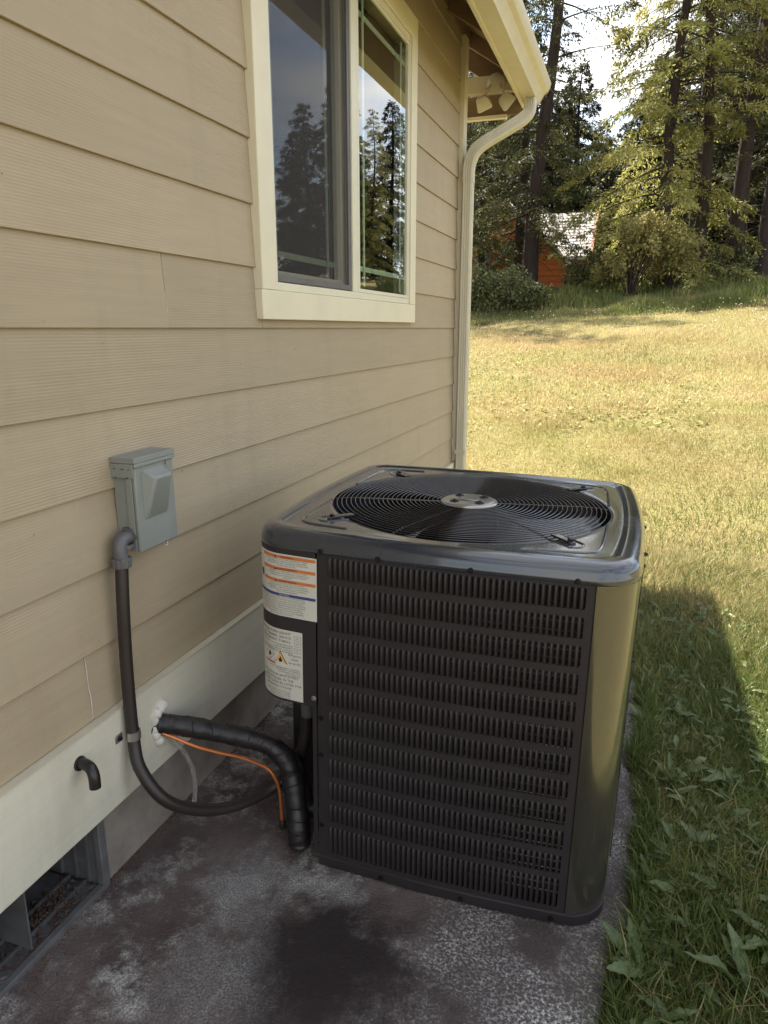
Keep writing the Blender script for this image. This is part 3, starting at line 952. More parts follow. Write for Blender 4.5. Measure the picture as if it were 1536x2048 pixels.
# white foam sealant round the wall opening
pts, rr = [], []
for i in range(40):
    a = R(262 - 205 * i / 39)
    q = .042 + .0015 * math.sin(i * .37)
    pts.append((.002 * math.sin(i * 1.3), q * math.cos(a) * .80, q * math.sin(a) * 1.15))
    rr.append((.0125 + .0035 * math.sin(i * .23 + 1) + .0015 * math.sin(i * .61)) * min(1, .35 + i / 8, .35 + (39 - i) / 6))
mbs = MB().tube(pts, rr, 12)
mbs.add([(p[0] * 1, p[1], p[2]) for p in []], [])
fs = mbs.build('foam_sealant', 'sealant', smooth=True, angle=180)
fs.location = (-1.084, 1.376, .322)
tag(fs, 'lumpy white foam sealant round the pipe opening in the skirt board', 'sealant')

# black elbow drain
el = thing('drain_elbow', 'short black plastic elbow pipe sticking out of the skirt board', 'pipe', (-1.086, 1.086, .383))
MB().tube(rel(smooth_path([(-1.09, 1.088, .385), (-1.065, 1.083, .389), (-1.047, 1.078, .386), (-1.037, 1.074, .372), (-1.035, 1.072, .345)], 6), el), .0125, 14).build('pipe', 'black_pipe', el, smooth=True)
MB().lathe([(.0125, 0), (.017, 0), (.016, .005), (.0125, .006)], (0, .001, .002), 'x', 16, False).build('collar', 'black_pipe', el, smooth=True)

# ------------------------------------------------------------------ the condenser
AC = thing('air_conditioner', 'dark charcoal outdoor air conditioner condenser with louvred sides standing on the concrete pad', 'air conditioner', (-.8358, 1.3928, -.0068))
AC.rotation_mode = 'ZYX'
AC.rotation_euler = (0, .0172, .0171)
CX = CY = .44
A0, BOW, RC = .4255, .022, .075

def foot(inset=0, n=240):
    """closed outline of the cabinet: rounded square with bowed sides, starting at the middle of the left side, going to the front"""
    a = A0 - inset
    rc = max(.012, RC - inset)
    pts = []
    L = a - rc
    segs = [((-a, 0), (-a, -L)), ('arc', (-L, -L), 180, 270), ((-L, -a), (L, -a)), ('arc', (L, -L), 270, 360), ((a, -L), (a, L)),
            ('arc', (L, L), 0, 90), ((L, a), (-L, a)), ('arc', (-L, L), 90, 180), ((-a, L), (-a, 0))]
    lens = []
    for s_ in segs:
        lens.append(rc * math.pi / 2 if s_[0] == 'arc' else math.dist(s_[0], s_[1]))
    tot = sum(lens)
    cnt = {0: 14, 1: 16, 2: 30, 3: 16, 4: 30, 5: 16, 6: 30, 7: 16, 8: 14}
    for q, s_ in enumerate(segs):
        k = cnt[q]
        for i in range(k):
            u = i / k
            if s_[0] == 'arc':
                an = R(s_[2] + (s_[3] - s_[2]) * u)
                x, y = s_[1][0] + rc * math.cos(an), s_[1][1] + rc * math.sin(an)
            else:
                x = s_[0][0] + (s_[1][0] - s_[0][0]) * u
                y = s_[0][1] + (s_[1][1] - s_[0][1]) * u
            bx_ = x * (1 + BOW / a * (1 - (y / a) ** 2))
            by_ = y * (1 + BOW / a * (1 - (x / a) ** 2))
            pts.append((CX + bx_, CY + by_))
    return pts

FT = foot(0)
NF = len(FT)
# arc-length table for wrapping labels and panels on the outline
ARC = [0]
for i in range(1, NF):
    ARC.append(ARC[-1] + math.dist(FT[i], FT[i - 1]))
S_ARC = np.array(ARC); X_ARC = np.array([p[0] for p in FT]); Y_ARC = np.array([p[1] for p in FT])
def at_s(s_, off=0):
    x, y = np.interp(s_, S_ARC, X_ARC), np.interp(s_, S_ARC, Y_ARC)
    x2, y2 = np.interp(s_ + .002, S_ARC, X_ARC), np.interp(s_ + .002, S_ARC, Y_ARC)
    tx, ty = x2 - x, y2 - y
    l = math.hypot(tx, ty)
    return x + ty / l * off, y - tx / l * off
def s_front(xv):
    lo = np.argmax(S_ARC > .30)
    sel = [i for i in range(30, 30 + 62) ]
    return float(np.interp(xv, X_ARC[24:76], S_ARC[24:76]))

def strip(s0, s1, z0, z1, off, name, m, parent, n=None, thick=.0015, smooth=True):
    """sheet following the outline from arc length s0 to s1"""
    n = n or max(3, int((s1 - s0) / .012))
    V = []
    for o_ in (off, off - thick):
        for i in range(n + 1):
            x, y = at_s(s0 + (s1 - s0) * i / n, o_)
            V += [(x, y, z0), (x, y, z1)]
    k = 2 * (n + 1)
    F = []
    for i in range(n):
        a = 2 * i
        F += [(a, a + 2, a + 3, a + 1), (k + a, k + a + 1, k + a + 3, k + a + 2), (a + 1, a + 3, k + a + 3, k + a + 1), (a, k + a, k + a + 2, a + 2)]
    F += [(0, 1, k + 1, k), (2 * n, k + 2 * n, k + 2 * n + 1, 2 * n + 1)]
    return MB().add(V, F).build(name, m, parent, smooth=smooth, angle=40)

def loopring(loops, name, m, parent, closed=True, smooth=True, angle=30):
    """loops: list of (points2d, z)"""
    n = len(loops[0][0])
    V = []
    for P, z in loops:
        V += [(p[0], p[1], z) if len(p) == 2 else p for p in P]
    F = [(i * n + j, i * n + (j + 1) % n, (i + 1) * n + (j + 1) % n, (i + 1) * n + j) for i in range(len(loops) - 1) for j in range(n)]
    return MB().add(V, F).build(name, m, parent, smooth=smooth, angle=angle)

# base pan
PLY = .25
def pan(inset):
    P = foot(inset)
    a, b_ = 9, 46
    x1 = .182
    keep = P[:]
    while keep[a][1] > PLY + .004: a += 1
    while keep[b_][0] < x1: b_ += 1
    n = b_ - a - 1
    for q in range(n):
        u = (q + .5) / n
        if u < .5:
            w_ = u * 2
            keep[a + 1 + q] = (P[a][0] * (1 - w_) + x1 * w_, PLY)
        else:
            w_ = u * 2 - 1
            keep[a + 1 + q] = (x1, PLY * (1 - w_) + P[b_][1] * w_)
    return keep
bp_ = loopring([(pan(.02), .002), (pan(-.002), .002), (pan(-.003), .006), (pan(-.003), .028), (pan(.0015), .031), (pan(.03), .031)], 'base_pan', 'ac_paint', AC)
MB().add([(p[0], p[1], .029) for p in pan(.025)], [tuple(range(NF))]).build('pan_floor', 'ac_inner', bp_)

ZT = .846   # underside of the lid skirt
SX0 = s_front(.180); SX1 = s_front(.790)
SB0 = s_front(.213); SB1 = s_front(.7735)
PITCH = (SB1 - SB0) / 44
ROWS = [(.828 - .0643 * j - .048, .828 - .0643 * j) for j in range(11)] + [(.046, .1215)]

def slot_poly(x0, x1, z0, z1, r=.0048):
    """opening of one louver: square at left, rounded at right"""
    P = [(x0, z0), (x1 - r, z0), (x1 - r * .3, z0 + r * .3), (x1, z0 + r), (x1, z1 - r), (x1 - r * .3, z1 - r * .3), (x1 - r, z1), (x0, z1)]
    return P

def panel_sheet(s_off, name, parent):
    """perforated sheet: rows of slots, following the bowed outline"""
    V, F = [], []
    def pt(s_, z):
        x, y = at_s(s_ + s_off, .001)
        V.append((x, y, z)); return len(V) - 1
    zb, zt = .033, ZT - .001
    # stiles
    def quadgrid(s0, s1, z0, z1, n):
        a = [[pt(s0 + (s1 - s0) * i / n, z) for i in range(n + 1)] for z in (z0, z1)]
        for i in range(n):
            F.append((a[0][i], a[0][i + 1], a[1][i + 1], a[1][i]))
    quadgrid(SX0 + .0015, SB0, zb, zt, 3)
    quadgrid(SB1, SX1 - .0015, zb, zt, 3)
    edges = [zb] + [z for r in sorted(ROWS) for z in r] + [zt]
    for q in range(0, len(edges), 2):
        quadgrid(SB0, SB1, edges[q], edges[q + 1], 44)
    for z0, z1 in ROWS:
        for c_ in range(44):
            a, b_ = SB0 + c_ * PITCH, SB0 + (c_ + 1) * PITCH
            P = slot_poly(a + .0004, b_ - .0022, z0, z1)
            ids = [pt(*p) for p in P]
            r0, r1 = pt(b_, z0), pt(b_, z1)
            l0, l1 = pt(a, z0), pt(a, z1)
            # right web
            F.append((ids[3], r0, r1, ids[4])); F.append((ids[2], r0, ids[3])); F.append((ids[1], r0, ids[2]))
            F.append((ids[4], r1, ids[5])); F.append((ids[5], r1, ids[6]))
            F.append((l0, ids[0], ids[7], l1))
    return MB().add(V, F).build(name, 'ac_paint', parent)

def louver_mesh(h):
    """one pressed louver blade in local (along panel, out(-y), up), left edge proud, right edge tucked in"""
    prof = [(-.0016, -.0006), (-.0014, -.0048), (.0004, -.0054), (.0030, -.0030), (.0056, .0010), (.0072, .0042)]
    V = []
    zs = [0, .0035, h - .0035, h]
    for k, z in enumerate(zs):
        e = 1 if k in (1, 2) else .35
        for (x, y) in prof:
            V.append((x, (y + .0008) * e - .0008 + (0 if k in (1, 2) else .001), z))
    n = len(prof)
    F = [(k * n + i, k * n + i + 1, (k + 1) * n + i + 1, (k + 1) * n + i) for k in range(3) for i in range(n - 1)]
    me = bpy.data.meshes.new('louver')
    me.from_pydata(V, [], F)
    me.materials.append(MATS['ac_paint'])
    me.polygons.foreach_set('use_smooth', [True] * len(F))
    return me, V, F

LM = {}
for z0, z1 in ROWS:
    LM[round(z1 - z0, 4)] = louver_mesh(z1 - z0)

def add_louvers(panel, s_off, singles):
    rest = MB()
    cnt = 0
    for r, (z0, z1) in enumerate(ROWS):
        me, LV, LF = LM[round(z1 - z0, 4)]
        for c_ in range(44):
            s_ = SB0 + c_ * PITCH + s_off
            x, y = at_s(s_)
            x2, y2 = at_s(s_ + PITCH)
            an = math.atan2(y2 - y, x2 - x)
            single = singles and (r < 6 or (r == 6 and c_ >= 8))
            if single:
                o = bpy.data.objects.new('louver', me)
                COL.objects.link(o)
                o.parent = panel
                o.location = (x, y, z0)
                o.rotation_euler = (0, 0, an)
            else:
                ca, sa = math.cos(an), math.sin(an)
                rest.add([(x + ca * p[0] - sa * p[1], y + sa * p[0] + ca * p[1], z0 + p[2]) for p in LV], LF)
    o = rest.build('louver_rows', 'ac_paint', panel, smooth=True, angle=60)
    o['kind'] = 'stuff'

front = panel_sheet(0, 'louvred_panel', AC)
front['label'] = 'front panel of twelve louvre rows facing the camera'
add_louvers(front, 0, True)
# quarter of the outline = one side
QS = (S_ARC[-1] + math.dist(FT[-1], FT[0])) / 4
rp = panel_sheet(QS, 'louvred_panel', AC); add_louvers(rp, QS, False)
bk = panel_sheet(2 * QS, 'louvred_panel', AC); add_louvers(bk, 2 * QS, False)
# corner posts
strip(SX1, s_front(.790) + (QS - (SX1 - SX0)), .0325, ZT, .003, 'corner_post', 'ac_post', AC, 26)
strip(SX1 + QS, SX0 + 2 * QS, .0325, ZT, .003, 'corner_post', 'ac_post', AC, 26)
strip(SX1 + 2 * QS, SX0 + 3 * QS, .0325, ZT, .003, 'corner_post', 'ac_post', AC, 26)
# left side panel (towards the wall), from rear post to the open valve bay
TOT = S_ARC[-1]
strip(3 * QS + SX0 + .0015, min(TOT - .001, 4 * QS - .002), .0325, ZT, .001, 'side_panel', 'ac_paint', AC, 20)
strip(.001, .19, .0325, ZT, .001, 'side_panel', 'ac_paint', AC, 14)
# upper service panel wrapping the front-left corner, above the open valve bay
SVZ = .446
sv = strip(.192, SX0 - .001, SVZ, ZT, .004, 'service_panel', 'ac_paint', AC, 40)
sx_, sy_ = at_s(.192, .004)
Vs = [(at_s(.192 + (SX0 - .193) * i / 20, .003)) for i in range(21)] + [(.178, .20), (.03, .20)]
MB().add([(p[0], p[1], SVZ + .003) for p in Vs], [tuple(range(len(Vs)))]).build('service_floor', 'ac_inner', sv)
# valve bay walls
pL = at_s(.191, -.001)
bay = MB().box(pL[0] + .001, .183, pL[1] - .001, pL[1] + .003, .032, SVZ + .001).box(.180, .184, .012, pL[1] - .0015, .032, SVZ + .05)
bay.build('valve_bay', 'ac_inner', AC)
strip(SX0 - .012, SX0 - .001, .0325, SVZ - .001, .003, 'bay_post', 'ac_paint', AC, 3)
yb = pL[1] - .0015
MB().box(.095, .172, yb - .001, yb, .235, .345).build('rating_plate', 'label_grey', AC)
MB().box(.100, .167, yb - .0016, yb - .0011, .318, .332).box(.100, .150, yb - .0016, yb - .0011, .30, .304).box(.100, .160, yb - .0016, yb - .0011, .285, .289).box(.100, .145, yb - .0016, yb - .0011, .27, .274).build('plate_print', 'ac_inner', AC)
MB().tube(smooth_path([(.176, yb - .02, .43), (.176, yb - .03, .33), (.165, yb - .03, .255), (.14, yb - .03, .235), (.12, yb - .015, .25)], 6), .0028, 6).build('sensor_wire', 'wire_black', AC, smooth=True)
vb = MB().lathe([(0, 0), (.012, 0), (.012, .018), (.016, .019), (.016, .035), (.011, .036), (.011, .06), (0, .06)], (.155, yb - .035, .075), 'z', 6, False).tube([(.155, yb - .035, .09), (.155, yb - .085, .09)], .009, 8).build('service_valve', 'brass', AC)
MB().lathe([(0, -.001), (.010, -.001), (.010, -.014), (0, -.014)], (.155, yb - .086, .09), 'y', 6, False).build('valve_cap', 'brass', vb)

# inner coil and dark liner
coil = strip(SX0 + .004, TOT - .02, .035, ZT - .03, -.030, 'coil', 'coil_fins', AC, 90, .004)
mb = MB()
for zz in np.arange(.06, .82, .0212):
    pts = []
    for i in range(34):
        s_ = SB0 + .01 + (SB1 - SB0 + .01) * i / 33
        pts.append((*at_s(s_, -.0285), zz))
    mb.tube(pts, .0011, 4, False)
o = mb.build('coil_tubes', 'zinc2', coil) if 'zinc2' in MATS else mb.build('coil_tubes', 'hub_steel', coil)
o['kind'] = 'stuff'
loopring([([(CX + .40 * math.cos(i / 64 * 6.2832), CY + .40 * math.sin(i / 64 * 6.2832)) for i in range(64)], .03), ([(CX + .40 * math.cos(i / 64 * 6.2832), CY + .40 * math.sin(i / 64 * 6.2832)) for i in range(64)], .60)], 'inner_liner', 'ac_inner', AC)

# lid
ZTOP = .878
RO = .372
def circ(r, n=NF):
    """circle sampled with the same directions as the outline"""
    return [(CX + r * (p[0] - CX) / math.hypot(p[0] - CX, p[1] - CY), CY + r * (p[1] - CY) / math.hypot(p[0] - CX, p[1] - CY)) for p in FT]
def blend(A, B, u):
    return [(a[0] * (1 - u) + b_[0] * u, a[1] * (1 - u) + b_[1] * u) for a, b_ in zip(A, B)]
fi = foot(.046)
cr = circ(RO)
loops = [(foot(.004), .8345), (foot(-.003), .8345), (foot(-.0045), .837), (foot(-.0045), .846), (foot(-.003), .849), (foot(-.002), .858), (foot(.001), .866), (foot(.007), .8725), (foot(.016), .877), (foot(.026), .8792), (foot(.036), .8796), (foot(.041), .8785), (foot(.047), .8745),
         (blend(foot(.047), cr, .12), .8738), (blend(foot(.047), cr, .5), .8736), (blend(foot(.047), cr, .9), .8736), (circ(RO), .8732), (circ(RO - .004), .871), (circ(RO - .005), .862), (circ(RO - .004), .80), (circ(RO + .01), .60)]
lid = loopring(loops, 'lid', 'ac_gloss', AC, angle=50)
# pressed beads near the corners of the lid
def bead(pts, r, name='bead'):
    return MB().tube(smooth_path(pts, 6), r, 8).build(name, 'ac_gloss', lid, smooth=True)
zb_ = .8728
for sx_, sy_ in ((-1, -1), (1, -1), (1, 1), (-1, 1)):
    q = .350
    pts = [(CX + sx_ * (q + .010), CY + sy_ * .10, zb_), (CX + sx_ * (q + .006), CY + sy_ * .22, zb_), (CX + sx_ * q, CY + sy_ * .30, zb_), (CX + sx_ * (q - .012), CY + sy_ * (q - .018), zb_), (CX + sx_ * (q - .05), CY + sy_ * (q - .002), zb_), (CX + sx_ * .22, CY + sy_ * (q + .006), zb_)]
    bead(pts, .0042)
    # dimple round the bracket foot
    c45 = .292
    u = Vector((sx_, sy_, 0)).normalized(); w_ = Vector((-u.y, u.x, 0))
    cc = Vector((CX, CY, zb_)) + u * (c45 * 1.4142)
    arc = [cc + u * (.022 * math.cos(a) + .0) + w_ * (.022 * math.sin(a)) for a in [R(-80 + 160 * i / 8) for i in range(9)]]
    arc = [cc - u * .045 - w_ * .024] + arc + [cc - u * .045 + w_ * .024]
    bead(arc, .0036, 'dimple_bead')

# fan guard
guard = MB().lathe([(0, .8835), (.050, .8835), (.066, .8825), (.074, .8805), (.077, .8775), (.077, .8735), (0, .8735)], (CX, CY, 0), 'z', 48, False).build('fan_guard', 'hub_steel', AC, smooth=True, angle=40)
guard['label'] = 'round black wire fan guard on top of the condenser'
def gz(r):
    return .8778 - .006 * max(0, (r - .30) / .07) ** 2 if r > .30 else .8778
def torus(r, w_, z, k=96, q=5):
    V = []
    for i in range(k):
        a = 2 * math.pi * i / k
        for j in range(q):
            b_ = 2 * math.pi * j / q
            rr_ = r + w_ * math.cos(b_)
            V.append((CX + rr_ * math.cos(a), CY + rr_ * math.sin(a), z + w_ * math.sin(b_)))
    F = [(i * q + j, ((i + 1) % k) * q + j, ((i + 1) % k) * q + (j + 1) % q, i * q + (j + 1) % q) for i in range(k) for j in range(q)]
    return MB().add(V, F)
NR = 24
for i in range(NR):
    r = .086 + (.369 - .086) * i / (NR - 1)
    torus(r, .0015, gz(r)).build('ring', 'wire_black', guard, smooth=True, angle=180)
for i in range(6):
    a = R(12 + 60 * i)
    pts = [(CX + r * math.cos(a), CY + r * math.sin(a), gz(r) - .0036) for r in (.07, .15, .23, .30, .34, .371)]
    MB().tube(pts, .0024, 6).build('spoke', 'wire_black', guard, smooth=True)
for i in range(4):
    a = R(45 + 90 * i)
    u = Vector((math.cos(a), math.sin(a), 0)); w_ = Vector((-u.y, u.x, 0))
    br = MB()
    V = []
    for r, z, hw in ((.345, .8805, .008), (.372, .8805, .008), (.405, .8795, .008), (.412, .8775, .008)):
        for dz in (0, -.005):
            for sgn in (-1, 1):
                p = Vector((CX, CY, z + dz)) + u * r + w_ * hw * sgn
                V.append(p)
    F = []
    for q in range(3):
        b0 = q * 4
        F += [(b0, b0 + 4, b0 + 5, b0 + 1), (b0 + 2, b0 + 3, b0 + 7, b0 + 6), (b0, b0 + 2, b0 + 6, b0 + 4), (b0 + 1, b0 + 5, b0 + 7, b0 + 3)]
    F += [(0, 1, 3, 2), (12, 14, 15, 13)]
    b_ = br.add(V, F).build('bracket', 'wire_black', guard, bevel=.001)
    p = Vector((CX, CY, .8795)) + u * .402
    MB().lathe([(0, 0), (.0065, 0), (.0065, .0045), (.004, .006), (0, .006)], p, 'z', 6, False).build('bolt', 'screw_dark', b_)
# hub plate details
for i in range(4):
    a = R(45 + 90 * i)
    c_ = (CX + .047 * math.cos(a), CY + .047 * math.sin(a), .8838)
    hb = MB().lathe([(0, 0), (.0125, 0), (.0125, .0006), (0, .0006)], c_, 'z', 20, False).build('hole', 'ac_inner', guard)
    MB().lathe([(0, .0007), (.0055, .0007), (.005, .005), (0, .005)], c_, 'z', 6, False).build('stud', 'screw_dark', hb)
MB().box(CX - .026, CX + .026, CY - .017, CY + .017, .8837, .8865).build('hub_emboss', 'hub_steel', guard, bevel=.002)

# fan: motor and blades below the guard
fan = MB().lathe([(0, .66), (.075, .66), (.078, .67), (.078, .845), (.060, .8705), (0, .8712)], (CX, CY, 0), 'z', 32, False).build('fan_motor', 'ac_inner', AC, smooth=True, angle=40)
for i in range(3):
    a0 = R(205 + 120 * i)
    V, F = [], []
    nr_, na_ = 7, 9
    for p in range(nr_):
        r = .085 + (.352 - .085) * p / (nr_ - 1)
        for q in range(na_):
            u = q / (na_ - 1)
            a = a0 + (u - .5) * (1.15 + .25 * p / (nr_ - 1)) + .25 * p / (nr_ - 1)
            V.append((CX + r * math.cos(a), CY + r * math.sin(a), .755 + .085 * u - .01 * math.sin(u * 3.14)))
    F = [(p * na_ + q, p * na_ + q + 1, (p + 1) * na_ + q + 1, (p + 1) * na_ + q) for p in range(nr_ - 1) for q in range(na_ - 1)]
    o = MB().add(V, F).build('fan_blade', 'fan_blade', AC, smooth=True, angle=60)
    sd = o.modifiers.new('thick', 'SOLIDIFY'); sd.thickness = .002

# screws on cabinet
def screw(s_, z, zinc=False, off=.004):
    x, y = at_s(s_, off)
    x2, y2 = at_s(s_ + .002, off)
    n = Vector((y2 - y, -(x2 - x), 0)).normalized()
    prof = [(0, .0045), (.0038, .0042), (.0042, 0), (.0068, -.0002), (.0068, -.0012), (0, -.0012)]
    V = []
    w_ = Vector((0, 0, 1)); u = n.cross(w_)
    k = 8
    for r, h in prof:
        for j in range(k):
            a = 2 * math.pi * j / k
            V.append(Vector((x, y, z)) + n * h + (u * math.cos(a) + w_ * math.sin(a)) * r)
    F = [(i * k + j, i * k + (j + 1) % k, (i + 1) * k + (j + 1) % k, (i + 1) * k + j) for i in range(len(prof) - 1) for j in range(k)]
    return MB().add(V, F).build('screw', 'zinc' if zinc else 'screw_dark', AC)
for xv in (.192, .330, .535, .752):
    screw(s_front(xv), .8415, off=.006)
screw(s_front(.172), .470, True, .0045)
for zz in (.42, .32, .12):
    screw(s_front(.189), zz - .003 * 0, off=.002)
for xv in (.35, .55, .76):
    screw(s_front(xv), .014, off=.004)
for zz in (.83, .60):
    screw(SX0 + QS + .01, zz, off=.004)
screw(SX0 + QS + .30, .8415, off=.006)
screw(SX0 + QS + .06, .8415, off=.006)

# ---- printed labels, wrapped on the service panel
def wrap(V2, s_right, off):
    """flat label coordinates (x to the left edge negative from right edge, z) onto the cabinet"""
    out = []
    for x, z in V2:
        a, b_ = at_s(s_right + x, off)
        out.append((a, b_, z))
    return out
def rect(mb, s_right, x0, x1, z0, z1, off):
    n = max(2, int((x1 - x0) / .006))
    V = [(x0 + (x1 - x0) * i / n, z) for z in (z0, z1) for i in range(n + 1)]
    mb.add(wrap(V, s_right, off), [(i, i + 1, n + 2 + i, n + 1 + i) for i in range(n)])
def poly(mb, s_right, P, off):
    mb.add(wrap(P, s_right, off), [tuple(range(len(P)))])
_tc = {}
def text(mb, s_right, txt, x, z, h, off, align='C', maxw=None):
    cu_ = bpy.data.curves.new('t', 'FONT')
    cu_.body = txt
    cu_.resolution_u = 1
    cu_.align_x = {'C': 'CENTER', 'L': 'LEFT', 'R': 'RIGHT'}[align]
    cu_.size = h * 1.38
    ob = bpy.data.objects.new('t', cu_)
    COL.objects.link(ob)
    dg = bpy.context.evaluated_depsgraph_get()
    me = ob.evaluated_get(dg).to_mesh()
    vv = [(v_.co.x, v_.co.y) for v_ in me.vertices]
    ff = [tuple(p.vertices) for p in me.polygons]
    ob.evaluated_get(dg).to_mesh_clear()
    bpy.data.objects.remove(ob); bpy.data.curves.remove(cu_)
    if not vv:
        return
    wid = max(p[0] for p in vv) - min(p[0] for p in vv)
    k = 1 if not maxw or wid <= maxw else maxw / wid
    mb.add(wrap([(x + p[0] * k, z + p[1]) for p in vv], s_right, off), ff)

# label one
SR = s_front(.1825)
L1 = .196
lab = strip(SR - L1, SR, .668, .822, .0046, 'warning_label', 'label_white', AC, 40, .0004)
lab['label'] = 'white warning label with orange bands near the top'
ob = MB(); tb = MB(); bb = MB(); wt = MB()
xw0, xw1 = -L1 + .046, -.003
xm = (xw0 + xw1) / 2
z = .8185
secs = [('WARNING', ['RISK OF ELECTRIC SHOCK. CAN CAUSE INJURY OR DEATH.', 'DISCONNECT ALL REMOTE ELECTRIC POWER SUPPLIES', 'BEFORE SERVICING. THIS COMPARTMENT MUST BE CLOSED', 'EXCEPT WHEN SERVICING.']),
        ('AVERTISSEMENT', ['DANGER DE CHOC ELECTRIQUE. COUPER LA SOURCE', 'DE COURANT AVANT TOUT ENTRETIEN OU REPARATION. LE', 'COMPARTIMENT DOIT RESTER FERME SAUF PENDANT', "L'ENTRETIEN."]),
        ('ADVERTENCIA', ['RIESGO DE CHOQUE ELECTRICO. DESCONECTE', 'TODAS LAS FUENTES DE ENERGIA ELECTRICA ANTES DE', 'MANTENIMIENTO O SERVICIO TECNICO. EL COMPARTIMIENTO', 'DEBE PERMANECER CERRADO EXCEPTO DURANTE EL', 'SERVICIO DE MANTENIMIENTO.'])]
for title, lines in secs:
    rect(ob, SR, xw0, xw1, z - .0075, z, .0050)
    text(tb, SR, title, xm, z - .0064, .0052, .0054)
    poly(tb, SR, [(xm - .034, z - .0068), (xm - .027, z - .0068), (xm - .0305, z - .001)], .0054)
    z -= .0115
    for ln in lines:
        text(tb, SR, ln, xm, z, .0030, .0050, 'C', xw1 - xw0 - .006)
        z -= .0050
    z -= -.0022
rect(bb, SR, -L1 + .006, xw1, z - .0075, z - .0005, .0050)
text(wt, SR, 'NOTICE', -.085, z - .0064, .0050, .0054)
z -= .0118
for ln in ['THESE UNITS MUST NOT BE USED WITHOUT ROUTINE INSPECTION', 'MAINTENANCE. IF THE BUILDING IN WHICH THIS DEVICE IS LOCATED', 'WILL BE VACANT, CARE MUST BE TAKEN THAT SUCH DEVICE IS', 'ROUTINELY INSPECTED AND MAINTAINED. IN THE EVENT THAT THE', 'DEVICE MAY BE EXPOSED TO FREEZING TEMPERATURES, ALL WATER', 'PIPES MUST BE DRAINED. THE BUILDING MUST BE PROPERLY', 'EQUIPPED, AND THE WATER SOURCE MUST BE CLOSED. IF THE', 'DEVICE MUST BE DRAINED AS WELL. IN SUCH CASE, ALTERNATE', 'HEAT SOURCES MUST BE UTILIZED.']:
    text(tb, SR, ln, -L1 / 2 + .003, z, .0030, .0050, 'C', L1 - .016)
    z -= .0053
# shock pictogram
poly(tb, SR, [(-L1 + .034, .772), (-L1 + .043, .775), (-L1 + .044, .762), (-L1 + .040, .754), (-L1 + .034, .755), (-L1 + .031, .763)], .0050)
tb_z = [(-L1 + .024, .776), (-L1 + .028, .771), (-L1 + .025, .770), (-L1 + .029, .763), (-L1 + .0265, .7635), (-L1 + .023, .770), (-L1 + .0255, .771)]
poly(tb, SR, tb_z, .0050)
ob.build('orange_band', 'ink_orange', lab); bb.build('blue_band', 'ink_blue', lab); tb.build('lettering', 'ink_black', lab); wt.build('white_lettering', 'label_white', lab)
# label two
SR = s_front(.1435)
L2 = .20
lab = strip(SR - L2, SR, .452, .633, .0046, 'refrigerant_label', 'label_white', AC, 40, .0004)
lab['label'] = 'white refrigerant label with red diamond and yellow triangle'
tb = MB(); yb_ = MB(); rb = MB()
bx0 = -.026
z = .6215
for ln in ('FLAMMABLE REFRIGERANT', 'BY TRAINED SERVICE', 'OF REFRIGERANT TUBING.'):
    text(tb, SR, ln, -.030, z, .0066, .0050, 'R')
    z -= .0105
for ln in ('DANGER. REPAIR ONLY BY TRAINED PERSONNEL', 'FUITES DE REFRIGERANT', 'MANTENIMIENTO POR PERSONAL CALIFICADO', 'REPARATION DE REFRIGERANT INFLAMMABLE'):
    text(tb, SR, ln, -.026, z + .002, .0034, .0050, 'R', .12)
    z -= .0058
for q in range(3):
    zz = .622 - q * .016
    for a_, b_, c_, d in ((bx0 + .004, bx0 + .022, zz, zz + .0006), (bx0 + .004, bx0 + .022, zz - .011, zz - .0104), (bx0 + .004, bx0 + .0046, zz - .011, zz), (bx0 + .0214, bx0 + .022, zz - .011, zz), (bx0 + .008, bx0 + .018, zz - .004, zz - .0034), (bx0 + .008, bx0 + .016, zz - .007, zz - .0064)):
        rect(tb, SR, a_, b_, c_, d, .0050)
def flame(mb, cx, cz, s_, off):
    P = [(0, -.5), (.28, -.42), (.38, -.15), (.30, .10), (.20, .0), (.16, .28), (-.02, .62), (-.06, .30), (-.22, .12), (-.34, -.10), (-.26, -.40)]
    poly(mb, SR, [(cx + p[0] * s_, cz + p[1] * s_) for p in P], off)
dxx, dz = -.094, .5625
poly(rb, SR, [(dxx - .016, dz), (dxx, dz - .0175), (dxx + .016, dz), (dxx, dz + .0175)], .0050)
wm = MB(); poly(wm, SR, [(dxx - .0138, dz), (dxx, dz - .0151), (dxx + .0138, dz), (dxx, dz + .0151)], .0053)
flame(tb, dxx, dz, .014, .0056)
tx, tz = -.060, .558
poly(tb, SR, [(tx - .0185, tz - .0135), (tx + .0185, tz - .0135), (tx, tz + .0195)], .0050)
poly(yb_, SR, [(tx - .0158, tz - .0120), (tx + .0158, tz - .0120), (tx, tz + .0162)], .0053)
flame(tb, tx, tz - .003, .014, .0056)
rect(rb, SR, -.114, -.076, .5385, .5425, .0050)
for i, ln in enumerate(('Refrigerant', 'Safety', 'Group A2L')):
    text(tb, SR, ln, -.021, .5685 - i * .0105, .0058, .0050, 'C', .034)
z = .532
for ln in ('RISQUE D INCENDIE. RIESGO DE INCENDIO.', 'COMPARTMENT CONFORMEMENT', 'LA REGLAMENTACION LOCAL', 'AVANT REPARATION'):
    text(tb, SR, ln, -.006, z, .0032, .0050, 'R', .11); z -= .0052
z -= .002
for ln in ('ONLY DEVICES WHICH MAY', 'BE INSTALLED IN THE', 'AUXILIARY DEVICES LISTED FOR', 'SEE INSTRUCTIONS.'):
    text(tb, SR, ln, -.070, z, .0066, .0050, 'C'); z -= .0103
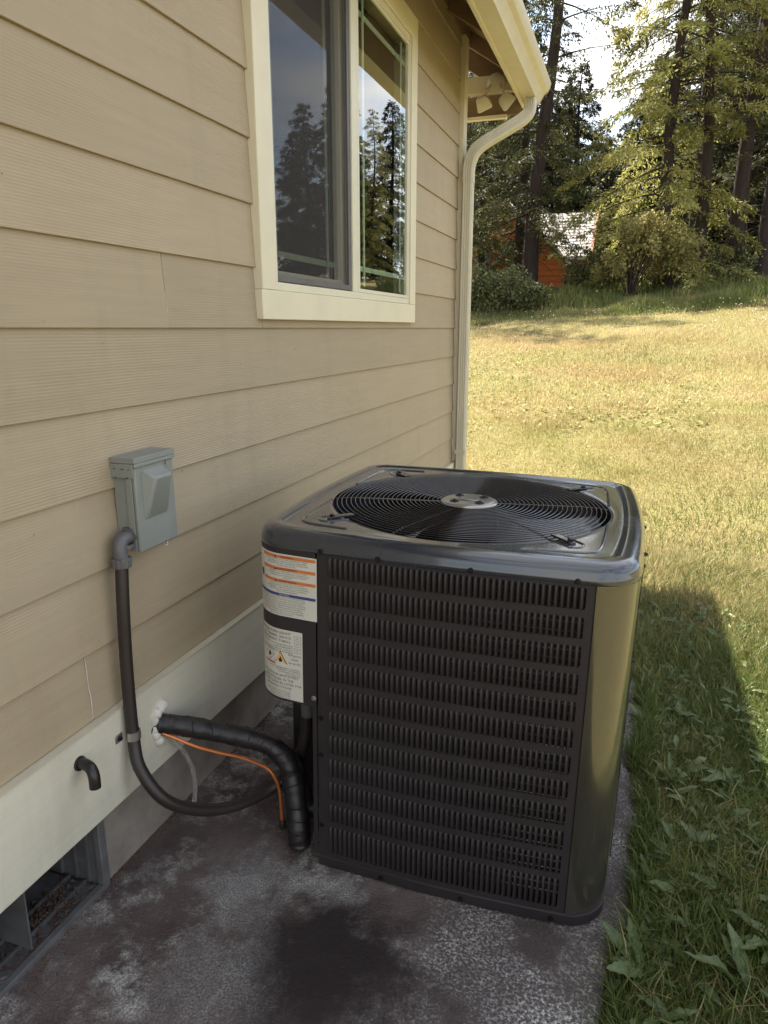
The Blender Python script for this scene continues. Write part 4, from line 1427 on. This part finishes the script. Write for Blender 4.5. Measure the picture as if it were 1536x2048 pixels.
for ln in ('SEULS LES DISPOSITIFS APPROUVES', 'LISEZ LES INSTRUCTIONS D APPAREIL', 'SOLO DISPOSITIVOS AUXILIARES', 'CONSULTE LAS INSTRUCCIONES'):
    text(tb, SR, ln, -.034, z + .002, .0032, .0050, 'R', .12); z -= .0053
tb.build('lettering', 'ink_black', lab); yb_.build('yellow_triangle', 'ink_yellow', lab); rb.build('red_mark', 'ink_red', lab); wm.build('diamond_field', 'label_white', lab)

# ------------------------------------------------------------------ grass
def in_view(x, y, zc=None, m=.12):
    """keep only ground near what the photo and a step to the side can see"""
    az = np.arctan2(x, y)
    return (az > R(-52)) & (az < R(24)) & (y > .6)

def blades(x, y, h, w_, lean, rnd, zoff=0, curl=.5):
    n = len(x)
    z = ground_z(x, y) + zoff
    a = rng.uniform(0, 2 * np.pi, n)
    la = rng.uniform(0, 2 * np.pi, n)
    dx, dy = np.cos(a) * w_ / 2, np.sin(a) * w_ / 2
    lx, ly = np.cos(la) * lean * h, np.sin(la) * lean * h
    up = np.sqrt(np.maximum(.05, 1 - np.minimum(lean, .97) ** 2)) * h
    V = np.zeros((n, 5, 3), np.float32)
    V[:, 0] = np.stack([x - dx, y - dy, z], 1); V[:, 1] = np.stack([x + dx, y + dy, z], 1)
    mx_, my_ = x + lx * .38, y + ly * .38
    V[:, 2] = np.stack([mx_ - dx * .8, my_ - dy * .8, z + up * .6], 1); V[:, 3] = np.stack([mx_ + dx * .8, my_ + dy * .8, z + up * .6], 1)
    V[:, 4] = np.stack([x + lx, y + ly, z + up * (1 - .18 * curl)], 1)
    b0 = (np.arange(n) * 5)[:, None]
    F = np.concatenate([b0 + np.array([[0, 1, 3]]), b0 + np.array([[0, 3, 2]]), b0 + np.array([[2, 3, 4]])], 0)
    at = np.repeat(rnd, 5)
    return V.reshape(-1, 3), F, at

def vnoise(x, y, s_, seed):
    """cheap smooth value noise"""
    r_ = np.random.default_rng(seed)
    T = r_.random((64, 64))
    u, v_ = x * s_ + 100, y * s_ + 100
    i, j = np.floor(u).astype(int), np.floor(v_).astype(int)
    fu, fv = sstep(u - i), sstep(v_ - j)
    g = lambda a, b_: T[a % 64, b_ % 64]
    return (g(i, j) * (1 - fu) + g(i + 1, j) * fu) * (1 - fv) + (g(i, j + 1) * (1 - fu) + g(i + 1, j + 1) * fu) * fv

def lawn_ok(x, y):
    pad_in = (x < pad_edge(y) + .012) & (y < 2.76)
    house_in = (x < -1.10) & (y < YC + .02)
    return ~(pad_in | house_in)

# nearest grass, beside the pad
n = 190000
x = rng.uniform(.03, 1.75, n); y = rng.uniform(.75, 5.2, n)
k = lawn_ok(x, y) & (rng.random(n) < (.35 + .9 * vnoise(x, y, 5, 3)) * np.clip((5.2 - y) / 2.2, 0, 1)) & in_view(x, y)
x, y = x[k], y[k]; n = len(x)
ln_ = np.clip(rng.normal(.62, .24, n), .05, .96)
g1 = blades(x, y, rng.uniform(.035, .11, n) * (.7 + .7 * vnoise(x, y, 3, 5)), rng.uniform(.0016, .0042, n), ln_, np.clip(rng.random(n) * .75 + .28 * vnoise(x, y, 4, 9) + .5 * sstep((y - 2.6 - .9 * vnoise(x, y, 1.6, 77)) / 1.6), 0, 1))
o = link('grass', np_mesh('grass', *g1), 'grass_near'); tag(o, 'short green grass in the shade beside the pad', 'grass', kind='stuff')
# fringe overhanging the pad edge
n = 4200
y = rng.uniform(.8, 2.75, n); x = pad_edge(y) + .008 + rng.uniform(.0, .05, n)
g1 = blades(x, y, rng.uniform(.03, .09, n) * (.5 + vnoise(x, y, 6, 71)), rng.uniform(.002, .004, n), np.clip(rng.normal(.6, .25, n), .1, .96), rng.random(n) * .8, .01)
o = link('grass', np_mesh('grass', *g1), 'grass_near'); tag(o, 'longer grass fringe leaning over the pad edge', 'grass', kind='stuff')
# sunny lawn, middle distance
n = 130000
y = 2.7 + (9.5 - 2.7) * rng.random(n) ** .8
x = y * np.tan(rng.uniform(R(-40), R(17), n))
k = lawn_ok(x, y) & (x > -7) & (rng.random(n) < .25 + vnoise(x, y, 2.2, 13))
x, y = x[k], y[k]; n = len(x)
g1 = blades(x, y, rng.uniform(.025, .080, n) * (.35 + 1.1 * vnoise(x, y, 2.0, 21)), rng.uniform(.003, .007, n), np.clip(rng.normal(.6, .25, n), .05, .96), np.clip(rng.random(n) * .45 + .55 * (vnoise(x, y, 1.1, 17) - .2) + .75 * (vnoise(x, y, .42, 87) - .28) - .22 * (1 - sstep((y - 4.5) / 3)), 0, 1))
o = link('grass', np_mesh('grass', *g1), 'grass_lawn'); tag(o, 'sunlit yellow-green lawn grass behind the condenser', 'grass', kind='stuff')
# far lawn
n = 100000
y = 9 + 13 * rng.random(n)
x = y * np.tan(rng.uniform(R(-24), R(17), n))
k = (rng.random(n) < .15 + vnoise(x, y, 1.0, 31))
x, y = x[k], y[k]; n = len(x)
g1 = blades(x, y, rng.uniform(.03, .11, n) * (.5 + .9 * vnoise(x, y, .8, 27)), rng.uniform(.006, .014, n), np.clip(rng.normal(.5, .25, n), .05, .95), np.clip(rng.random(n) * .45 + .45 * (vnoise(x, y, .8, 37) - .15) + .8 * (vnoise(x, y, .30, 91) - .25), 0, 1))
o = link('grass', np_mesh('grass', *g1), 'grass_lawn'); tag(o, 'dry lawn grass climbing the slope', 'grass', kind='stuff')
# tall rough grass in front of the trees
n = 42000
y = 20.2 + 8 * rng.random(n) ** 1.2
x = y * np.tan(rng.uniform(R(-18), R(15), n))
k = rng.random(n) < .25 + vnoise(x, y, .7, 41)
x, y = x[k], y[k]; n = len(x)
hh = (.10 + .85 * vnoise(x, y, .9, 43) ** 1.5) * rng.uniform(.4, 1.05, n) * np.clip((y - 19.7) / 2.2, .25, 1)
g1 = blades(x, y, hh, rng.uniform(.012, .03, n), np.clip(rng.normal(.35, .2, n), .02, .9), np.clip(rng.random(n) * .6 + .8 * (vnoise(x, y, .6, 47) - .2), 0, 1))
o = link('tall_grass', np_mesh('tall_grass', *g1), 'grass_tall'); tag(o, 'tall rough grass along the far edge of the lawn', 'tall grass', kind='stuff')
# white clover and daisy heads on the far lawn
n = 520
y = rng.uniform(15, 20.8, n); x = y * np.tan(rng.uniform(R(-12), R(13), n))
k = rng.random(n) < .1 + .75 * ((x / y) + .2) / .4
x, y = x[k], y[k]
z = ground_z(x, y) + rng.uniform(.08, .30, len(x))
V, F = [], []
for X, Y, Z in zip(x, y, z):
    o_ = len(V); r_ = random.uniform(.012, .024)
    V += [(X + r_, Y, Z), (X - r_ * .5, Y + r_ * .8, Z), (X - r_ * .5, Y - r_ * .8, Z), (X, Y, Z + r_ * .8)]
    F += [(o_, o_ + 1, o_ + 3), (o_ + 1, o_ + 2, o_ + 3), (o_ + 2, o_, o_ + 3)]
tag(MB().add(V, F).build('wildflowers', 'flower_white'), 'tiny white wildflower heads scattered on the far lawn', 'wildflowers', kind='stuff')

# ------------------------------------------------------------------ weeds by the pad
def leaf_mesh(seed, ser):
    r_ = random.Random(seed)
    n = 12
    V, at = [], []
    for i in range(n + 1):
        u = i / n
        wd = .14 * math.sin(math.pi * min(1, (u * .92 + .06)) ** .85) ** .8 * (1 + (ser * (.25 if i % 2 else -.2)))
        if u < .16:
            wd *= .25 + u * 3.5
        if i == n:
            wd = .004
        zc = .20 * u - .34 * u * u + .015 * math.sin(u * 9 + seed)
        for s_ in (-1, -.5, 0, .5, 1):
            V.append((wd * s_, u, zc + abs(s_) * wd * .35 + .02 * math.sin(u * 14 + s_ * 3 + seed) * abs(s_)))
            at.append(min(1, .35 + .35 * (1 - abs(s_)) ** 4 + .2 * r_.random()))
    F = [(i * 5 + j, i * 5 + j + 1, (i + 1) * 5 + j + 1, (i + 1) * 5 + j) for i in range(n) for j in range(4)]
    me = np_mesh('leaf', V, F, at, True)
    me.materials.append(MATS['weed_leaf'])
    return me
LEAVES = [leaf_mesh(i, s_) for i, s_ in enumerate((0, .6, .15, .9, .05))]
def weed(x, y, n, ln, label, spread=(0, 360), flat=.25, kinds=(0, 1, 2, 3, 4)):
    ln *= .84; n = int(n * 1.5) + 1
    z = float(ground_z(x, y))
    t_ = thing('weed', label, 'weed', (x, y, z), 'broad-leaved weeds in the grass')
    for i in range(n):
        o = bpy.data.objects.new('leaf', LEAVES[random.choice(kinds)])
        COL.objects.link(o)
        o.parent = t_
        az = R(spread[0] + (spread[1] - spread[0]) * (i + random.uniform(.2, .8)) / n)
        s_ = ln * random.uniform(.42, 1.2)
        o.rotation_euler = (R(random.uniform(4, 38) * (1 - flat) + 9), R(random.uniform(-22, 22)), az - math.pi / 2)
        o.scale = (s_ * random.uniform(.7, 1.3), s_, s_ * random.uniform(.3, 1.5))
        o.location = (random.uniform(-.01, .01), random.uniform(-.01, .01), random.uniform(.012, .04))
    return t_
# (x, y, leaves, length, spread, label)
WEEDS = [
    (.330, 1.360, 5, .155, (100, 190), 'largest dock weed with long toothed leaves low at the right corner'),
    (.125, 1.350, 5, .120, (95, 260), 'weed with pointed leaves lying over the pad corner below the condenser'),
    (.165, 1.245, 5, .095, (0, 360), 'small leafy weed at the bottom edge beside the pad'),
    (.270, 1.800, 3, .10, (20, 140), 'broad upright weed leaf pair beside the middle of the pad edge'),
    (.140, 1.620, 5, .085, (0, 360), 'weed growing at the pad edge by the condenser foot'),
    (.310, 1.640, 4, .10, (40, 300), 'weed with drooping leaves in the shaded grass, second from the bottom right'),
    (.405, 1.500, 4, .13, (120, 240), 'weed with one long leaf reaching in from the right edge'),
    (.375, 2.100, 4, .11, (60, 250), 'grey-green weed tuft halfway up the shaded grass at right'),
    (.145, 2.380, 4, .10, (30, 150), 'upright weed at the far end of the pad edge'),
    (.270, 2.480, 3, .10, (40, 140), 'lone weed with a wide leaf between the pad and the shadow edge'),
    (.470, 2.560, 4, .085, (0, 360), 'weed close to the slanting shadow edge'),
    (.250, 2.800, 5, .075, (0, 360), 'small weed under the corner of the shadow'),
    (.205, 2.080, 4, .085, (0, 360), 'weed hugging the pad behind the condenser corner'),
    (.440, 1.800, 4, .10, (90, 270), 'weed at the right picture edge level with the condenser base'),
    (.230, 1.500, 4, .08, (0, 360), 'low weed with round-tipped leaves in the grass below the condenser'),
    (.520, 2.250, 4, .09, (90, 270), 'weed straddling the shadow line at the right edge'),
    (.340, 3.080, 4, .08, (0, 360), 'farthest weed inside the condenser-side shadow'),
    (.420, 1.300, 4, .10, (60, 240), 'weed cut by the lower right picture corner'),
]
for x, y, n, ln, sp, lb in WEEDS:
    weed(x, y, n, ln, lb, sp)
# loose mown leaves lying about
V, F, at = [], [], []
base = np.array([v_.co[:] for v_ in LEAVES[0].vertices]); baseF = np.array([p.vertices[:] for p in LEAVES[0].polygons])
cnt = 0
for i in range(900):
    y = random.uniform(.9, 3.6); x = float(pad_edge(y)) + abs(random.gauss(0, .32)) + .03
    if not (R(-5) < math.atan2(x, y) < R(22)):
        continue
    s_ = random.uniform(.022, .075)
    Rm = Matrix.Rotation(random.uniform(0, 6.28), 3, 'Z') @ Matrix.Rotation(R(random.uniform(-35, 35)), 3, 'X') @ Matrix.Rotation(R(random.uniform(-50, 50)), 3, 'Y')
    P = base * np.array([s_ * random.uniform(.7, 1.3), s_, s_])
    P = P @ np.array(Rm).T + np.array([x, y, float(ground_z(x, y)) + random.uniform(.015, .045)])
    V.append(P); F.append(baseF + cnt); cnt += len(P); at.append(np.full(len(P), random.random()))
o = link('fallen_leaves', np_mesh('fallen_leaves', np.concatenate(V), np.concatenate(F), np.concatenate(at), True), 'weed_leaf')
tag(o, 'small cut weed leaves strewn through the shaded grass', 'leaves', kind='stuff')
# clover-like tufts on the sunny lawn
V, F, at = [], [], []; cnt = 0
b3 = base[::1]
for i in range(2600):
    y = random.uniform(6.5, 17); x = y * math.tan(R(random.uniform(-14, 11)))
    if vnoise(np.array([x]), np.array([y]), .45, 55)[0] < .5 or not lawn_ok(np.array([x]), np.array([y]))[0]:
        continue
    for q in range(4):
        s_ = random.uniform(.025, .06)
        Rm = Matrix.Rotation(random.uniform(0, 6.28), 3, 'Z') @ Matrix.Rotation(R(random.uniform(5, 50)), 3, 'X')
        tri = np.array([(0, 0, 0), (.28, .5, .05), (0, 1, 0), (-.28, .5, .05)]) * s_
        P = tri @ np.array(Rm).T + np.array([x, y, float(ground_z(x, y)) + .02])
        V.append(P); F.append(np.array([(0, 1, 2, 3)]) + cnt); cnt += 4; at.append(np.full(4, random.random() * .5))
o = link('ground_cover', np_mesh('ground_cover', np.concatenate(V), np.concatenate(F), np.concatenate(at)), 'grass_lawn')
tag(o, 'low leafy ground cover patches on the sunny slope', 'ground cover', kind='stuff')

# ------------------------------------------------------------------ trees
def conifer(H, hb, Rm_, nb, per, seed, spray=.26, droop=.25, lean=(0, 0), taper=.75, trunk_r=.28, dead=10, low=0.):
    """returns (trunk mesh builder, foliage mesh): limbs carry many small needle sprays"""
    g = np.random.default_rng(seed)
    tr = MB()
    def axis(h):
        return np.array([lean[0] * h / H + .12 * math.sin(h * .5 + seed), lean[1] * h / H + .10 * math.cos(h * .43 + seed), h])
    hs = np.linspace(-.4, H, 18)
    tr.tube([axis(h) for h in hs], [max(.02, trunk_r * (1 - .93 * max(h, 0) / H) * (1.25 if h < .3 else 1)) for h in hs], 9)
    PV, PF, PA = [], [], []
    tot = 0
    for i in range(nb):
        u = (i + g.random()) / nb
        h = hb + (H - hb) * u ** 1.05
        L = Rm_ * (1 - u) ** taper * g.uniform(.55, 1.15) + .25
        if g.random() < .08:
            L *= .5
        az = i * 2.39996 + g.normal(0, .35)
        d = np.array([math.cos(az), math.sin(az), 0])
        pit = g.normal(.05, .16) - .12 * (1 - u)
        start = axis(h)
        def limb(t):
            return start + np.outer(t * L, d) + np.outer(L * (pit * t - droop * t * t), [0, 0, 1])
        m_ = max(4, int(per * L))
        kk = 13
        tt = np.sort(np.clip(.12 + .92 * g.random(m_) ** .8, 0, 1))
        A = limb(tt)
        side = np.array([-d[1], d[0], 0])
        sgn = np.where(np.arange(m_) % 2, 1, -1)
        lt = (.18 + .55 * np.sin(np.pi * np.clip(tt * .82 + .15, 0, 1))) * L ** .5 * .62 * g.uniform(.5, 1.2, m_)
        TD = d[None] * g.uniform(.35, .9, m_)[:, None] + side[None] * (sgn * g.uniform(.35, 1.0, m_))[:, None] + np.stack([np.zeros(m_), np.zeros(m_), g.uniform(-.45, .10, m_)], 1)
        TD /= np.linalg.norm(TD, axis=1)[:, None]
        f = np.tile(np.linspace(.08, 1, kk), m_)
        rp_ = np.repeat(np.arange(m_), kk)
        n = m_ * kk
        P = A[rp_] + TD[rp_] * (lt[rp_] * f)[:, None] - np.stack([np.zeros(n), np.zeros(n), .38 * lt[rp_] * f * f], 1) + g.normal(0, .028, (n, 3))
        D = TD[rp_] * .75 + g.normal(0, .42, (n, 3)) + np.array([0, 0, -.28])
        D /= np.linalg.norm(D, axis=1)[:, None]
        W = np.cross(D, np.array([0, 0, 1.0])[None] + g.normal(0, .5, (n, 3)))
        W /= np.linalg.norm(W, axis=1)[:, None] + 1e-6
        l = spray * g.uniform(.55, 1.25, n); w_ = l * g.uniform(.10, .19, n)
        V = np.zeros((n, 4, 3))
        V[:, 0] = P; V[:, 1] = P + D * (l * .45)[:, None] + W * w_[:, None]; V[:, 2] = P + D * l[:, None]; V[:, 3] = P + D * (l * .5)[:, None] - W * w_[:, None]
        PV.append(V.reshape(-1, 3))
        PF.append((np.arange(n) * 4)[:, None] + np.array([[0, 1, 2, 3]]) + tot)
        tot += 4 * n
        PA.append(np.repeat(np.clip(.42 + g.normal(0, .15) + g.normal(0, .13, m_)[rp_] + g.normal(0, .07, n), 0, 1), 4))
        lp = limb(np.linspace(0, .9, 5))
        tr.tube(lp, [.018 + .012 * L * .5, .016 + .008 * L * .5, .012 + .004 * L * .5, .010, .005], 4, False)
    for i in range(dead):
        h = g.uniform(1.2, max(1.5, hb + 1.5)); az = g.uniform(0, 6.28); L = g.uniform(.5, 1.8)
        s0 = axis(h)
        tr.tube([s0, s0 + np.array([math.cos(az) * L * .5, math.sin(az) * L * .5, -.05]), s0 + np.array([math.cos(az) * L, math.sin(az) * L, -.25 * L])], [.02, .012, .005], 4, False)
    return tr, np_mesh('crown', np.concatenate(PV), np.concatenate(PF), np.concatenate(PA))

def place_tree(name, label, x, y, args, mat_, group='conifers at the edge of the wood', cat='tree', sink=.1, rot=0, scale=1):
    z = float(ground_z(x, y)) - sink
    t_ = thing(name, label, cat, (x, y, z), group)
    t_.rotation_euler = (0, 0, rot)
    t_.scale = (scale,) * 3
    tr, cr_ = conifer(**args)
    link('crown', cr_, mat_, t_)
    tr.build('trunk', 'bark', t_, smooth=True, angle=70)
    return t_

def copy_tree(src, label, x, y, rot, scale, group):
    r_ = src.copy(); COL.objects.link(r_)
    r_.location = (x, y, float(ground_z(x, y)) - .15); r_.rotation_euler = (0, 0, rot); r_.scale = (scale,) * 3
    r_['label'] = label; r_['group'] = group
    for ch in src.children:
        c_ = ch.copy(); COL.objects.link(c_); c_.parent = r_
    return r_

T = []
T.append(place_tree('fir_tree', 'tall dark-trunked fir with sparse branches just right of the gutter end', -3.72, 27.0, dict(H=19, hb=2.4, Rm_=3.0, nb=84, per=13, seed=3, spray=.145, droop=.20, lean=(.72, 0), trunk_r=.30, dead=16), 'fir_needles'))
T.append(place_tree('fir_tree', 'thinner fir standing close behind the downspout elbow', -4.40, 28.6, dict(H=17, hb=1.9, Rm_=2.6, nb=92, per=13, seed=5, spray=.145, droop=.22, lean=(-.3, 0), trunk_r=.20, dead=12), 'fir_needles'))
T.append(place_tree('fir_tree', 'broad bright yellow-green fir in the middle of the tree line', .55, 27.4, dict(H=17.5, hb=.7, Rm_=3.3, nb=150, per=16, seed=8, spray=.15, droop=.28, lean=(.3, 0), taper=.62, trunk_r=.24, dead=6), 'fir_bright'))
T.append(place_tree('fir_tree', 'slim fir with straight trunk right of the bright fir', 1.85, 27.6, dict(H=19, hb=5.5, Rm_=2.5, nb=52, per=10, seed=12, spray=.15, lean=(-.9, 0), trunk_r=.22, dead=22), 'fir_needles'))
T.append(place_tree('fir_tree', 'leaning fir with thick trunk among the right-hand group', 2.72, 28.2, dict(H=20, hb=5.5, Rm_=2.6, nb=52, per=10, seed=14, spray=.15, lean=(1.3, 0), trunk_r=.28, dead=24), 'fir_needles'))
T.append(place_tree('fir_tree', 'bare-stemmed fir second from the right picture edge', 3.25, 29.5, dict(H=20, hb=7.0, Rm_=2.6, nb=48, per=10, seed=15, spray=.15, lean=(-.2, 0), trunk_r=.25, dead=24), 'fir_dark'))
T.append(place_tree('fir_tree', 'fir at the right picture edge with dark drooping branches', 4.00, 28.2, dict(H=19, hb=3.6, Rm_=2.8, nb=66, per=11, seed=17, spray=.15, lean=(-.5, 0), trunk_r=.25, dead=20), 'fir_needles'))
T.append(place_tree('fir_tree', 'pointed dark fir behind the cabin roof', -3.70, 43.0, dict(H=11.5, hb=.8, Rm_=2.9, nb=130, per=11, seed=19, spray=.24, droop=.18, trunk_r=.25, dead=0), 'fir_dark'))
fg = T[7]; fn = T[1]; fb = T[2]; fd = T[6]
far = 'background conifers'
BG = [(fg, -7.6, 45, 1.0, 1.15, 'dark fir behind the left end of the cabin'), (fg, -10.2, 47, 2.1, 1.3, 'large dark fir half hidden by the house corner'), (fg, -1.6, 48, 3.0, .80, 'short dark fir in the gap left of the bright fir'),
      (fg, 1.2, 47, 4.0, 1.2, 'dark fir directly behind the bright fir'), (fg, 4.2, 45, 5.0, 1.35, 'dark fir behind the right-hand trunks'), (fg, 7.2, 46, .4, 1.4, 'dark fir filling the right background'),
      (fg, -5.4, 52, 1.7, 1.0, 'farthest dark fir above the cabin gable'), (fd, 5.3, 34, 2.5, .95, 'tall fir behind the right picture edge'), (fd, 1.9, 36, 4.2, .95, 'tall fir between the bright fir and the right-hand trunks'), (fn, -6.3, 31, 2.0, .95, 'fir standing left of the cabin gable by the house corner'), (fg, 2.8, 41, 2.4, .9, 'shadowy fir low behind the right-hand trunks'), (fg, -1.9, 39, .9, .62, 'small dark fir right of the cabin roof'),
      (fg, 6.0, 40, 1.9, 1.1, 'dark fir crowding the right background behind the edge fir'), (fg, .2, 42, 5.1, .95, 'dark fir glimpsed left of the bright fir trunk'), (fg, -8.8, 40, 3.3, 1.1, 'dark fir peeking out above the downspout elbow'),
      (fg, -6.4, 41.5, 2.8, 1.15, 'dark fir rising behind the tall cabin gable'), (fg, -2.6, 44.5, 4.9, .78, 'dark fir just right of the pointed fir behind the cabin'), (fg, -.6, 38.5, 1.4, .72, 'low dark fir between cabin and bright fir'),
      (fg, 3.7, 37, .8, 1.0, 'dark fir close behind the leaning fir trunk'), (fg, 2.2, 44, 3.6, 1.25, 'tall dark fir in the gap between the right-hand trunks'), (fg, 5.0, 42, 5.6, 1.3, 'tall dark fir at the far right background'), (fg, -4.9, 47, .2, 1.0, 'dark fir directly behind the pointed fir'),
      (fd, -8.4, 27.5, 1.2, 1.05, 'fir hidden by the house corner, shading the lawn edge'), (fd, -11.0, 29.0, 2.9, 1.0, 'fir behind the house whose shadow crosses the far lawn'), (fn, -6.9, 25.6, 4.4, 1.1, 'slender fir just hidden behind the downspout'), (fd, -7.9, 23.6, 2.2, .95, 'nearest fir behind the house, left of the downspout'), (fd, -13.2, 26.6, .3, .95, 'fir farthest left behind the house')]
for s_, x, y, rt, sc, lb in BG:
    copy_tree(s_, lb, x, y, rt, sc, far)
side = 'conifers seen only as window reflections'
for i, (s_, x, y, rt, sc) in enumerate([(fg, 16.6, 34, .5, .55), (fg, 15.0, 36, 1.5, .62), (fg, 12.4, 36, 2.5, .84), (fg, 13.6, 34.5, 3.5, .70), (fg, 18.6, 36, 4.5, .6), (fg, 9.8, 36, 5.5, .72), (fg, 11.2, 35, .7, .58), (fb, 9.0, 31, 2.2, .40), (fg, 20.6, 38, 1.1, .8), (fg, 8.0, 37, 3.9, .62)]):
    copy_tree(s_, ['dark fir mirrored in the window glass', 'yellow-green fir mirrored in the window glass'][s_ is fb], x, y, rt, sc, side)

# leafy shrubs: bright understorey tree and the bush at the lawn edge
def bush(name, label, cat, x, y, rx, ry, rz, n, leaf, mat_, seed, lift=.0, group=None, lobes=9):
    g = np.random.default_rng(seed)
    t_ = thing(name, label, cat, (x, y, float(ground_z(x, y)) - .05), group)
    C = np.stack([g.normal(0, rx * .42, lobes), g.normal(0, ry * .42, lobes), lift + rz * (.25 + .6 * g.random(lobes))], 1)
    rr_ = g.uniform(.28, .55, lobes) * (9 / lobes) ** .45
    pick = g.integers(0, lobes, n)
    D = g.normal(0, 1, (n, 3)); D /= np.linalg.norm(D, axis=1)[:, None]
    P = C[pick] + D * (rr_[pick] * g.random(n) ** .4)[:, None] * np.array([rx, ry, rz * .75])
    P[:, 2] = np.maximum(P[:, 2], .05)
    U = g.normal(0, 1, (n, 3)) + np.array([0, 0, -.4]); U /= np.linalg.norm(U, axis=1)[:, None]
    W = np.cross(U, g.normal(0, 1, (n, 3))); W /= np.linalg.norm(W, axis=1)[:, None]
    l = leaf * g.uniform(.5, 1.2, n); w_ = l * g.uniform(.3, .5, n)
    V = np.zeros((n, 4, 3)); V[:, 0] = P; V[:, 1] = P + U * (l * .5)[:, None] + W * w_[:, None]; V[:, 2] = P + U * l[:, None]; V[:, 3] = P + U * (l * .5)[:, None] - W * w_[:, None]
    F = (np.arange(n) * 4)[:, None] + np.array([[0, 1, 2, 3]])
    link('crown', np_mesh('crown', V.reshape(-1, 3), F, np.repeat(g.random(n), 4)), mat_, t_)
    tr = MB()
    for c_ in C:
        tr.tube([(0, 0, -.1), (c_[0] * .4, c_[1] * .4, c_[2] * .5), tuple(c_)], [.02, .014, .006], 5, False)
    tr.build('trunk', 'bark', t_, smooth=True)
    return t_
bush('shrub', 'pale-leaved bush at the lawn edge next to the downspout', 'shrub', -4.1, 22.4, 1.15, .9, 1.35, 6500, .085, 'shrub_leaf', 61)
bush('shrub', 'lower bush in front of the fir trunks', 'shrub', -2.9, 23.2, 1.1, .8, .95, 4500, .08, 'shrub_leaf', 62)
bush('shrub', 'bright golden-leaved hazel under the middle fir', 'shrub', -.30, 25.4, 1.35, 1.0, 2.5, 7000, .10, 'maple_leaf', 63, .3, lobes=34)
bush('shrub', 'second golden-leaved hazel nearer the fir trunks', 'shrub', .95, 26.4, 1.2, 1.0, 1.8, 4500, .10, 'maple_leaf', 64, .2, lobes=26)
bush('shrub', 'shaded undergrowth shrub below the right-hand trunks', 'shrub', 3.0, 27.8, 1.6, .8, 1.3, 5000, .10, 'shrub_leaf', 65)
bush('shrub', 'dark shrub beside the cabin wall', 'shrub', -1.7, 28.0, 1.0, .8, 1.5, 4000, .10, 'shrub_leaf', 66)

# ------------------------------------------------------------------ cabin
cab = thing('cabin', 'orange-brown log cabin with grey roof behind the fir trunks', 'cabin', (-4.4, 33, 2.2))
def cpart(mb, name, m, parent=None, **kw):
    mb.v = [(p[0] + 4.4, p[1] - 33, p[2] - 2.2) for p in mb.v]
    return mb.build(name, m, parent or cab, **kw)
# tall left gable
cpart(MB().prism([(-7.9, 1.2), (-7.9, 4.7), (-5.97, 6.75), (-4.04, 4.7), (-4.04, 1.2)], 'y', 33.4, 38), 'wall', 'log_wall')
rf = cpart(MB().prism([(-5.97, 6.95), (-3.7, 4.54), (-3.7, 4.40), (-5.97, 6.80), (-8.3, 4.40), (-8.3, 4.54)], 'y', 32.9, 38.4), 'roof', 'cabin_roof')
# right wing with the grey roof facing the camera
cpart(MB().box(-4.6, -2.25, 33.6, 38.4, 1.2, 4.2), 'wall', 'log_wall')
rw = cpart(MB().prism([(33.2, 4.16), (36.1, 6.32), (39.0, 4.16), (39.0, 4.28), (36.1, 6.46), (33.2, 4.28)], 'x', -4.8, -2.12), 'roof', 'cabin_roof')
for i in range(15):
    u0 = i / 15
    yy = 33.2 + 2.9 * u0; zz = 4.285 + 2.17 * u0
    cpart(MB().prism([(yy - .02, zz - .004), (yy + .20, zz + .149), (yy + .20, zz + .153), (yy - .02, zz + .012)], 'x', -4.8, -2.12), 'shingle_course', 'cabin_roof', rw)
cpart(MB().prism([(33.16, 4.02), (36.1, 6.22), (36.1, 6.46), (33.16, 4.28)], 'x', -2.118, -2.02), 'rake_trim', 'cabin_trim', rw)
# front gable
cpart(MB().prism([(-6.2, 1.2), (-6.2, 3.55), (-4.42, 5.42), (-2.62, 3.55), (-2.62, 1.2)], 'y', 32.0, 34), 'wall', 'log_wall')
cpart(MB().prism([(-4.42, 5.62), (-2.35, 3.46), (-2.35, 3.32), (-4.42, 5.46), (-6.5, 3.32), (-6.5, 3.46)], 'y', 31.7, 34.2), 'roof', 'cabin_roof')
for (xa, xb, za, zb2, yy) in ((-6.95, -6.45, 4.0, 4.75, 33.39), (-3.35, -2.95, 2.3, 2.95, 31.99), (-5.3, -4.8, 3.1, 3.9, 31.99)):
    wn = cpart(MB().box(xa - .06, xb + .06, yy - .04, yy, za - .06, zb2 + .06), 'window', 'cabin_trim')
    cpart(MB().box(xa, xb, yy - .05, yy - .041, za, zb2), 'pane', 'ac_gloss', wn)
    cpart(MB().box((xa + xb) / 2 - .02, (xa + xb) / 2 + .02, yy - .06, yy - .0505, za, zb2), 'muntin', 'trim_paint', wn)
for i in range(11):
    zz = 2.0 + i * .24
    for (xa, xb, yy) in ((-6.18, -2.64, 31.965),):
        hw = (5.35 - zz) / 1.04 if zz > 3.4 else 9
        cpart(MB().box(max(xa, -4.42 - hw), min(xb, -4.42 + hw), yy, yy + .03, zz, zz + .215), 'log', 'log_wall', bevel=.02)
